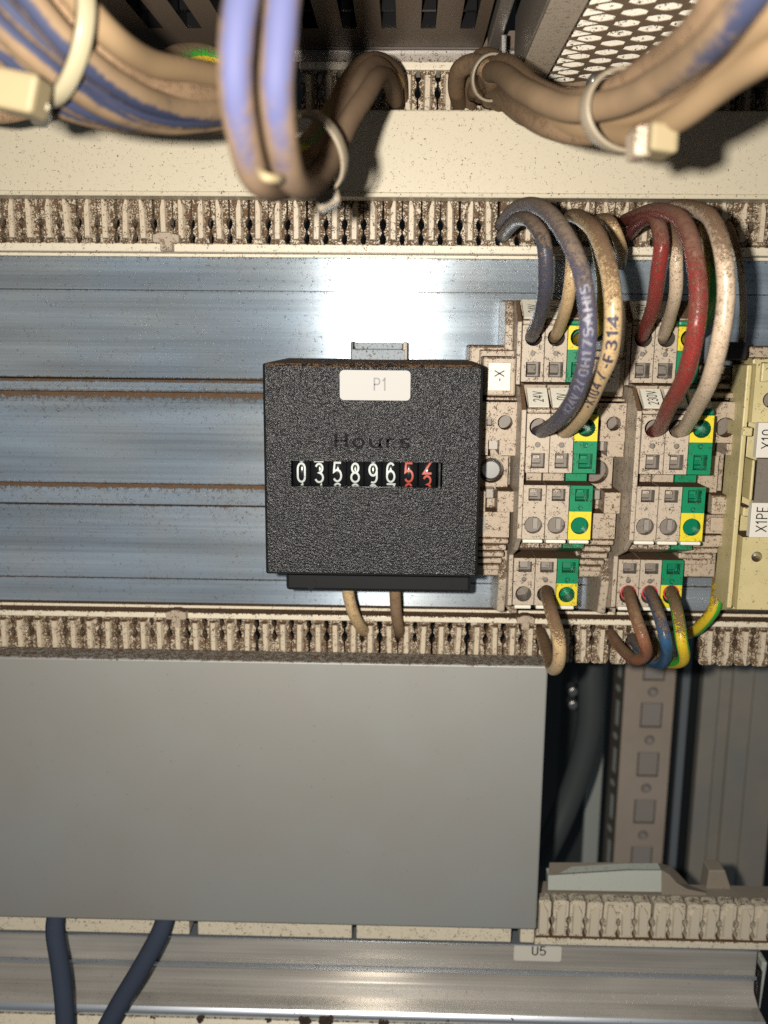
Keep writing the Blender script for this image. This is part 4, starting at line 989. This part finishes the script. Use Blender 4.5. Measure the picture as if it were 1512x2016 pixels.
t = thing('cable_tie', 'pale cable tie strap glinting at the bottom of the two blue cables', 'cable tie', P(522, 350, -.096), 'nylon cable ties')
mb = MB(); tube(mb, spline([P(500, 318, -.092), P(510, 336, -.097), P(524, 349, -.099), P(542, 352, -.098), P(556, 348, -.094)], 6), .0005, M['headtie'], n=10); mb.build('strap', t)

# right bundle
g6 = 'dusty cables of the upper right bundle'
rights = [
 ('blue grey cable at the front of the right bundle', [(930, 185, .036), (955, 150, .010), (985, 142, -.018), (1040, 185, -.048), (1120, 218, -.062), (1215, 205, -.072), (1305, 150, -.084), (1400, 75, -.098), (1480, -10, -.106), (1560, -120, -.110)], .0040, 'wbund'),
 ('broad dusty cable along the top of the right bundle', [(945, 190, .036), (965, 140, .008), (1000, 128, -.012), (1060, 178, -.040), (1130, 200, -.054), (1215, 180, -.064), (1300, 125, -.076), (1385, 45, -.092), (1440, -60, -.10), (1490, -180, -.104)], .0042, 'wdust'),
 ('lowest dusty cable sagging in the right bundle', [(975, 205, .034), (990, 175, .008), (1015, 205, -.024), (1080, 250, -.045), (1160, 260, -.056), (1240, 232, -.066), (1310, 182, -.078), (1400, 100, -.094), (1500, 0, -.104), (1580, -90, -.108)], .0040, 'wdust'),
 ('pale cream cable running up to the right edge', [(960, 200, .036), (980, 190, .002), (1040, 225, -.034), (1120, 248, -.052), (1200, 258, -.062), (1270, 258, -.072), (1340, 222, -.082), (1430, 165, -.092), (1530, 95, -.102), (1640, 10, -.108)], .0036, 'wbundt'),
 ('second pale cable between the blue grey and the cream one', [(1150, 232, -.054), (1215, 235, -.064), (1290, 215, -.074), (1370, 160, -.085), (1450, 92, -.096), (1540, 10, -.106), (1620, -80, -.110)], .0035, 'wbundt'),
 ('short dusty cable hooking over the comb left of the right bundle', [(905, 205, .040), (898, 170, .026), (905, 135, .012), (935, 122, .004), (962, 140, -.002), (975, 175, .010), (985, 210, .036)], .0040, 'wdust'),
 ('second dusty hook cable against the comb', [(925, 210, .042), (925, 165, .030), (942, 118, .014), (968, 112, .004), (1000, 140, -.008), (1050, 190, -.022), (1120, 220, -.040)], .0038, 'wdust')]
for lb, pts, d, m in rights: bund(lb, pts, d, m, g6, rightdust if m == 'wbund' else None)
c = P(1228, 222, -.068); t = thing('cable_tie', 'cable tie with square head low on the right bundle', 'cable tie', c, 'nylon cable ties')
ring(t, P(1232, 218, -.068), (P(1300, 180, -.078) - P(1150, 240, -.058)), .0054, .0064, Vector((0.1, 0, 1)), .0026, M['tieclear'], .0005)
q = P(1296, 279, -.078); head(t, q, Vector((.0018, 0, -.0002)), Vector((0, 0, .0018)), Vector((0, .0034, 0)), M['headtie'])
q = P(1258, 283, -.076); head(t, q, Vector((.0012, 0, 0)), Vector((0, 0, .0020)), Vector((0, .0030, 0)), M['brack'])
c = P(967, 152, -.004); t = thing('cable_tie', 'clear tie gripping the right bundle where it leaves the comb', 'cable tie', c, 'nylon cable ties')
ring(t, c, (P(1010, 170, -.02) - P(940, 130, .01)), .0044, .0040, Vector((0, 0, 1)), .0022, M['tieclear'], .0005)

# ================================================================ devices at the top
# dark housing with slots: its underside is seen from below
zd = P(780, 96, .044).z
xa, xb = P(150, 96, .044).x, P(975, 96, .044).x
t = thing('slotted_housing', 'dark slotted underside of the device at the top', 'device housing', (0, 0, zd))
mb = MB()
y_near, y_far = -.075, .0430
xs_slots = [P(u, v, 0).x for u, v in ()]
step = .0105
slot_x = [P(766, 56, P(766, 56, .03).y).x]
# slot far ends at image height 56: find y where the plane zd is seen at v = 56
def y_on_plane(u, v, z): r_ = ray(u, v); k = z / r_.z; return CAM.y + r_.y * k, r_.x * k
ye, xe1 = y_on_plane(766, 56, zd); _, xe2 = y_on_plane(843, 56, zd)
sp = xe2 - xe1; xs = []
x = xe1
while x > xa + sp: x -= sp
while x < xb - sp * .6: xs.append(x); x += sp
def hplate(mb, x0, x1, y0, y1, z, hx, hy, hw, hh, m, mi, depth=.01):
    """horizontal face looking down with a rectangular hole going up"""
    pts = [(x0, y0), (x1, y0), (x1, y1), (x0, y1)]; hol = [(hx - hw, hy - hh), (hx + hw, hy - hh), (hx + hw, hy + hh), (hx - hw, hy + hh)]
    O = [mb.vert((a, b, z)) for a, b in pts]; I = [mb.vert((a, b, z)) for a, b in hol]; D = [mb.vert((a, b, z + depth)) for a, b in hol]
    for i in range(4):
        j = (i + 1) % 4; mb.face((O[j], O[i], I[i], I[j]), m); mb.face((I[j], I[i], D[i], D[j]), mi)
    mb.face(D[::-1], mi)
for x in xs:
    hplate(mb, x - sp / 2, x + sp / 2, y_near, y_far, zd, x, (ye + y_near + .01) / 2, sp * .19, (ye - y_near - .01) / 2, M['darkbox'], M['drum'])
mb.build('underside', t)
x_l, x_r = xs[0] - sp / 2, xs[-1] + sp / 2
mb = MB(); mb.box(x_l, x_r, y_far + .0002, .0452, zd - .0002, zd + .02, M['darkbox']); mb.build('back_edge', t, bevel=.0003)
mb = MB(); mb.box(x_l, x_r, y_near - .003, y_near - .0002, zd, zd + .03, M['darkbox']); mb.build('front_wall', t)
mb = MB()
for x in xs:
    for k in range(10):
        yy = y_near + .012 + k * (ye - y_near - .02) / 9
        mb.box(x - sp * .17, x + sp * .17, yy, yy + .0012, zd + .0015, zd + .008, M['void'])
tag(mb.build('inner_fins', t), kind='stuff')
# power supply with perforated underside
zp = P(1200, 166, .040).z
def onp(u, v): y, x = y_on_plane(u, v, zp); return x, y
t = thing('power_supply', 'device with bright perforated underside at the top right', 'power supply', (onp(1200, 100)[0], 0, zp))
xl_, _ = onp(1022, 165); xl2, _ = onp(1060, 60)
xL_ = (xl_ + xl2) / 2
ylo, yhi = -.075, onp(1200, 166)[1]
hx = .0120 / 2; hy = .0058 / 2 * 1.0
_, r1 = onp(1150, 34); _, r2 = onp(1150, 55)
dy = (r2 - r1) / 2
_, ya = onp(1150, 13); x_a, _ = onp(1083, 13); x_b, _ = onp(1199, 13)
dx = (x_b - x_a) / 2
mb = MB(); ncol = int((XR - x_a) / dx) + 2
r0 = (ya - ylo) / dy; 
i0 = -int((ya - ylo) / dy) + 1; i1 = int((yhi - ya) / dy)
cyl = []
for i in range(i0, i1 + 1):
    y = ya + i * dy
    for k in range(-1, ncol):
        x = x_a + k * dx
        if (k + i) % 2: continue
        cyl.append((x, y))
# each hole gets a diamond shaped cell (hexagonal lattice): cell corners at the midpoints between neighbours
for x, y in cyl:
    if x - dx < xL_ + .0015 or x > XR: continue
    hexo = [(x + dx, y), (x, y + dy), (x - dx, y), (x, y - dy)]
    A = [math.atan2(b - y, a - x) for a, b in hexo]
    n = 16; O = []; I = []; D = []
    for q in range(n):
        a = 2 * math.pi * q / n; c_, s_ = math.cos(a), math.sin(a)
        rad = 1 / (abs(c_) / dx + abs(s_) / dy)
        ho = .80 if abs(c_) > .99 or abs(s_) > .99 else .84
        O.append(mb.vert((x + c_ * rad, y + s_ * rad, zp)))
        hr = min(rad * .80, .46 * dx / max(1e-6, abs(c_)), .74 * dy / max(1e-6, abs(s_)))
        I.append(mb.vert((x + c_ * hr, y + s_ * hr, zp))); D.append(mb.vert((x + c_ * hr, y + s_ * hr, zp + .00015)))
    for q in range(n):
        j = (q + 1) % n
        mb.face((O[j], O[q], I[q], I[j]), M['mesh']); mb.face((I[j], I[q], D[q], D[j]), M['mesh'])
mb.build('perforated_plate', t)
mb = MB()  # tilted facets added behind the holes so they catch more flash
for x, y in cyl:
    if x - dx < xL_ + .0015 or x > XR: continue
    mb.poly([(x - dx * .62, y + dy * .86, zp + .0002), (x + dx * .62, y + dy * .86, zp + .0002), (x + dx * .62, y - dy * .9, zp + .0002 + dy * 1.1), (x - dx * .62, y - dy * .9, zp + .0002 + dy * 1.1)][::-1], M['sheet'])
tag(mb.build('added_facets', t), kind='stuff')
mb = MB(); mb.box(xL_ + .001, XR, ylo, yhi - .0014, zp + .0045, zp + .0052, M['sheet']); mb.build('inner_sheet', t)
mb = MB(); mb.box(xL_ - .0008, xL_ + .0062, ylo, yhi, zp - .0006, zp - .0001, M['psuface']); mb.box(xL_ - .0010, xL_, ylo, yhi, zp + .00041, zp + .03, M['psu']); mb.build('side_panel', t, bevel=.0003)
mb = MB(); mb.box(xL_ + .0036, XR, yhi - .0012, yhi, zp - .0008, zp + .001, M['mesh']); mb.build('back_edge', t, bevel=.0003)
# screw at the back edge
q = P(1168, 158, .036); mb = MB(); tube(mb, [q + Vector((0, 0, -.0028)), q + Vector((0, 0, .003))], .0018, M['steel'], n=16); mb.build('screw', t)
mb = MB(); mb.box(P(975, 60, .02).x, P(1000, 60, .02).x, .0, .042, zd - .001, zd + .02, M['psu']); mb.build('side_bracket', t, bevel=.0004)
q = P(990, 92, .030); mb = MB(); mb.box(q.x - .0007, q.x + .0007, .028, .032, q.z - .0022, q.z + .0022, M['steel']); mb.build('latch_pin', t, bevel=.0003)

# ================================================================ cabinet interior at the lower right
def vbar(name, label, cat, u0, u1, y, depth, m, v0=1240, v1=1830, u_is=1310, group=None, parent=None, bevel=.0005):
    x0, x1 = P(u0, u_is, y).x, P(u1, u_is, y).x
    z1, z0 = P(u0, v0, y).z, P(u0, v1, y).z
    mb = MB(); mb.box(x0, x1, y, y + depth, z0, z1, m)
    if parent: return mb.build(name, parent, bevel=bevel)
    t = thing(name, label, cat, ((x0 + x1) / 2, y, z0)); mb.build('body', t, bevel=bevel); return t
yc_ = .215
col = thing('rack_column', 'punched steel rack column with square knockouts at the lower right', 'rack column', (P(1270, 1310, yc_).x, yc_, P(1270, 1850, yc_).z))
x0, x1 = P(1232, 1310, yc_).x, P(1332, 1310, yc_).x; cx = P(1289, 1310, yc_).x
# face assembled from cells with shallow knockouts and raised studs alternating
vsq = [1315, 1408, 1505, 1598, 1690, 1784]; 
mb = MB(); zz = [P(1275, v, yc_).z for v in vsq]
for k, z in enumerate(zz):
    zt_ = z + .0068; zb_ = z - .0068
    mb.cell(x0, x1, zb_, zt_, yc_, ('r', cx, z, .0052, .0064), .0030, M['frame'], M['recess_shade'], M['void'])  # groove walls and floor coloured dark as shade round the knockout
    if k + 1 < len(zz):
        mb.poly([(x0, yc_, zz[k + 1] + .0068), (x1, yc_, zz[k + 1] + .0068), (x1, yc_, zb_), (x0, yc_, zb_)], M['frame'])
z = zz[0] + .0068; mb.poly([(x0, yc_, z), (x1, yc_, z), (x1, yc_, z + .05), (x0, yc_, z + .05)], M['frame'])
mb.poly([(x1, yc_, zz[-1] - .0068), (x1, yc_, zz[0] + .05), (x1, yc_ + .03, zz[0] + .05), (x1, yc_ + .03, zz[-1] - .0068)], M['frame'])
mb.build('front_face', col)
for k in range(len(zz) - 1):
    mb = MB(); z = (zz[k] + zz[k + 1]) / 2; mb.disc(cx, z, .0025, yc_ - .0001, M['recess_shade'], 16, yc_ + .0004); mb.disc(cx - .0001, z, .0017, yc_ - .0012, M['knock'], 16, yc_ + .0004); mb.build('stud', col, bevel=.0002)  # dark disc painted as a shaded ring groove round each stud
    mb = MB(); mb.prism_y([(cx - .0057, zz[k] - .0069), (cx + .0057, zz[k] - .0069), (cx + .0057, zz[k] - .0063), (cx - .0057, zz[k] - .0063)], yc_ - .0004, yc_ + .0001, M['frame']); mb.build('knockout_rim', col)
for z in zz:
    mb = MB(); mb.box(cx - .0045, cx + .0049, yc_ + .0004, yc_ + .002, z - .0059, z + .0059, M['knock']); mb.build('knockout', col, bevel=.0002)
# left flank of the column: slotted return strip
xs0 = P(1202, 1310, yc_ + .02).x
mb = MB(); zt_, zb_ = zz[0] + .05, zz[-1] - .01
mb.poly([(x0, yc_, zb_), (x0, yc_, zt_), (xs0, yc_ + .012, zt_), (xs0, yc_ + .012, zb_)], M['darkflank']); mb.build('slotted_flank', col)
for k in range(11):  # slots are pale patches, painting the light seen through them
    z = zz[0] + .012 - k * .0125
    f = lambda a, zz_: (x0 + (xs0 - x0) * a, yc_ + .012 * a - .0004, zz_)
    mb = MB()
    if k % 2: mb.poly([f(.34, z - .0065), f(.34, z + .0065), f(.64, z + .0065), f(.64, z - .0065)], M['palebr'])
    else:
        n = 8; mb.face([mb.vert(f(.55 + .22 * math.cos(2 * math.pi * j / n), z + .0018 * math.sin(2 * math.pi * j / n))) for j in range(n)][::-1], M['palebr'])
    mb.build('slot', col)
vbar('sheet_strip', 'narrow light grey sheet strip left of the punched column', 'metal strip', 1168, 1199, .232, .004, M['palebr'])
vbar('door_seal', 'black rubber seal strip right of the punched column', 'seal strip', 1334, 1347, .225, .01, M['seal'])
vbar('grey_seal', 'grey rubber bead between two black strips', 'seal strip', 1347, 1362, .222, .01, M['bluegrey'])
vbar('door_seal', 'wide black seal strip beside the ribbed side panels', 'seal strip', 1362, 1392, .228, .01, M['seal'])
sp_ = thing('side_panel', 'ribbed grey brown side panels at the lower right edge', 'side panel', (P(1450, 1310, .225).x, .225, P(1450, 1850, .225).z))
vbar('panel', None, None, 1388, 1421, .222, .006, M['panel'], parent=sp_)
vbar('panel', None, None, 1421.5, 1446, .225, .006, M['panel'], parent=sp_)
vbar('panel', None, None, 1447.5, 1488, .222, .006, M['panel'], parent=sp_)
vbar('panel', None, None, 1489.5, 1545, .221, .006, M['panel'], parent=sp_)
# dark upright cable and its surroundings
vbar('grey_plate', 'dark grey plate behind the drooping black cable', 'plate', 1110, 1168, .30, .004, M['cable'])
W('thick dark grey cable drooping behind the lower right opening', [(1163, 1240, .15), (1163, 1330, .15), (1160, 1420, .15), (1146, 1500, .15), (1120, 1570, .15), (1096, 1630, .148), (1060, 1700, .145)], .0105, 'cable', cat='cable', name='cable')
t = thing('bolt', 'shiny bolt glinting beside the thick dark cable', 'bolt', P(1128, 1370, .2))
for v in (1360, 1386):
    q = P(1127, v, .2); bm_ = MB(); bm_.disc(q.x, q.z, .0022, .198, M['steel'], 12, .206); bm_.build('bolt_head', t, bevel=.0008)
# pale bracket and dusty sill above the lower comb
yb = .052
t = thing('mounting_bracket', 'pale green grey bracket with sloping dusty top above the lower comb', 'bracket', P(1190, 1750, yb))
def pp(u, v, y): q = P(u, v, y); return (q.x, q.z)
mb = MB(); mb.prism_y([pp(1079, 1752, yb), pp(1302, 1756, yb), pp(1302, 1714, yb), pp(1240, 1714, yb), pp(1079, 1724, yb)], yb, yb + .004, M['palebr']); mb.build('front_face', t)
mb = MB(); A = [pp(1079, 1723, yb), pp(1240, 1713, yb), pp(1302, 1713, yb)]
B = [pp(1082, 1698, yb + .006), pp(1240, 1698, yb + .006), pp(1298, 1700, yb + .006)]
for k in range(2):
    a, b_ = A[k], A[k + 1]; c_, d_ = B[k], B[k + 1]
    mb.poly([(a[0], yb, a[1]), (b_[0], yb, b_[1]), (d_[0], yb + .006, d_[1]), (c_[0], yb + .006, c_[1])], M['duststeel'])
mb.build('dusty_top', t)
mb = MB()
tp = [(1302, 1713, 1298, 1699), (1318, 1722, 1322, 1706), (1332, 1738, 1338, 1722), (1352, 1750, 1356, 1742), (1390, 1758, 1392, 1750)]
for (u, v, u2, v2), (u_, v_, u2_, v2_) in zip(tp, tp[1:]):
    a, b_, c_, d_ = P(u, v, yb), P(u_, v_, yb), P(u2_, v2_, yb + .006), P(u2, v2, yb + .006)
    mb.poly([a, b_, c_, d_], M['duststeel']); e, f_ = P(u, 1775, yb), P(u_, 1775, yb)
    mb.poly([e, f_, b_, a], M['duststeel'])
mb.build('curved_end', t)
t = thing('sill', 'dusty brown sill behind the lower comb', 'sill', P(1300, 1765, .06))
q0, q1 = P(1040, 1752, .047), P(1500, 1768, .047)
mb = MB(); mb.prism_x([(.0470, P(1200, 1776, .047).z), (.0580, P(1200, 1738, .058).z), (.0580, P(1200, 1790, .058).z), (.0470, P(1200, 1790, .047).z)], q0.x, XR, M['duststeel'], dust=[0, 0, 0, 0]); mb.build('sill_top', t)
mb = MB(); mb.prism_y([pp(1388, 1768, .056), pp(1446, 1768, .056), pp(1428, 1714, .056), pp(1396, 1714, .056)], .056, .062, M['duststeel']); mb.build('gusset', t, bevel=.0004)

# ---------------------------------------------------------------- crumbs on the ledge
def crumbs(name, label, spots, kind=None):
    bm = bmesh.new()
    for (u, v, y, s, k) in spots:
        for _ in range(k):
            q = P(u + random.uniform(-9, 9) * s, v + random.uniform(-6, 6) * s, y)
            mt = Matrix.Translation(q) @ Matrix.Rotation(random.random() * 6, 4, 'X') @ Matrix.Scale(random.uniform(.0003, .0008) * s, 4)
            r_ = bmesh.ops.create_icosphere(bm, subdivisions=1, radius=1, matrix=mt)
            for vv in r_['verts']: vv.co += Vector([random.uniform(-.00016, .00016) for _ in range(3)])
    me = bpy.data.meshes.new(name); bm.to_mesh(me); bm.free(); me.materials.append(M['debris'])
    o = bpy.data.objects.new(name, me); COL.objects.link(o); return tag(o, label, 'dirt', kind=kind)
crumbs('dirt_crumbs', 'dark crumbly dirt clumps on the ledge at the bottom edge', [(600, 2010, .033, 1.0, 26), (640, 2012, .033, 1.3, 30), (755, 2013, .033, .8, 14), (528, 2010, .033, .6, 8), (300, 2002, .033, .5, 4), (395, 2006, .033, .8, 10), (880, 2010, .034, .4, 3), (1010, 2006, .034, .4, 3), (420, 2003, .033, .4, 3)], 'stuff')
# label on the lower profile
q = P(1058, 1876, .0450); y = .0452
t = thing('label', 'white label reading U5 on the lower profile', 'label', q)
a, b_, c_, d_ = P(1012, 1860, y), P(1106, 1860, y), P(1106, 1892, y), P(1012, 1892, y); r = .0007
out = []
for (cx, cz, a0) in ((b_.x - r, a.z - r, 0), (a.x + r, a.z - r, 90), (a.x + r, c_.z + r, 180), (b_.x - r, c_.z + r, 270)):
    for k in range(5): out.append((cx + r * math.cos(R(a0 + 22.5 * k)), cz + r * math.sin(R(a0 + 22.5 * k))))
mb = MB(); mb.prism_y(out, .0449, .0453, M['whitetag']); st = mb.build('label_plate', t)
mb = MB(); q = P(1061, 1872, .0448); lettering(mb, 'U5', .0029, q.x, q.z, .0448, M['ink'], sx=1.15); mb.build('lettering', st)
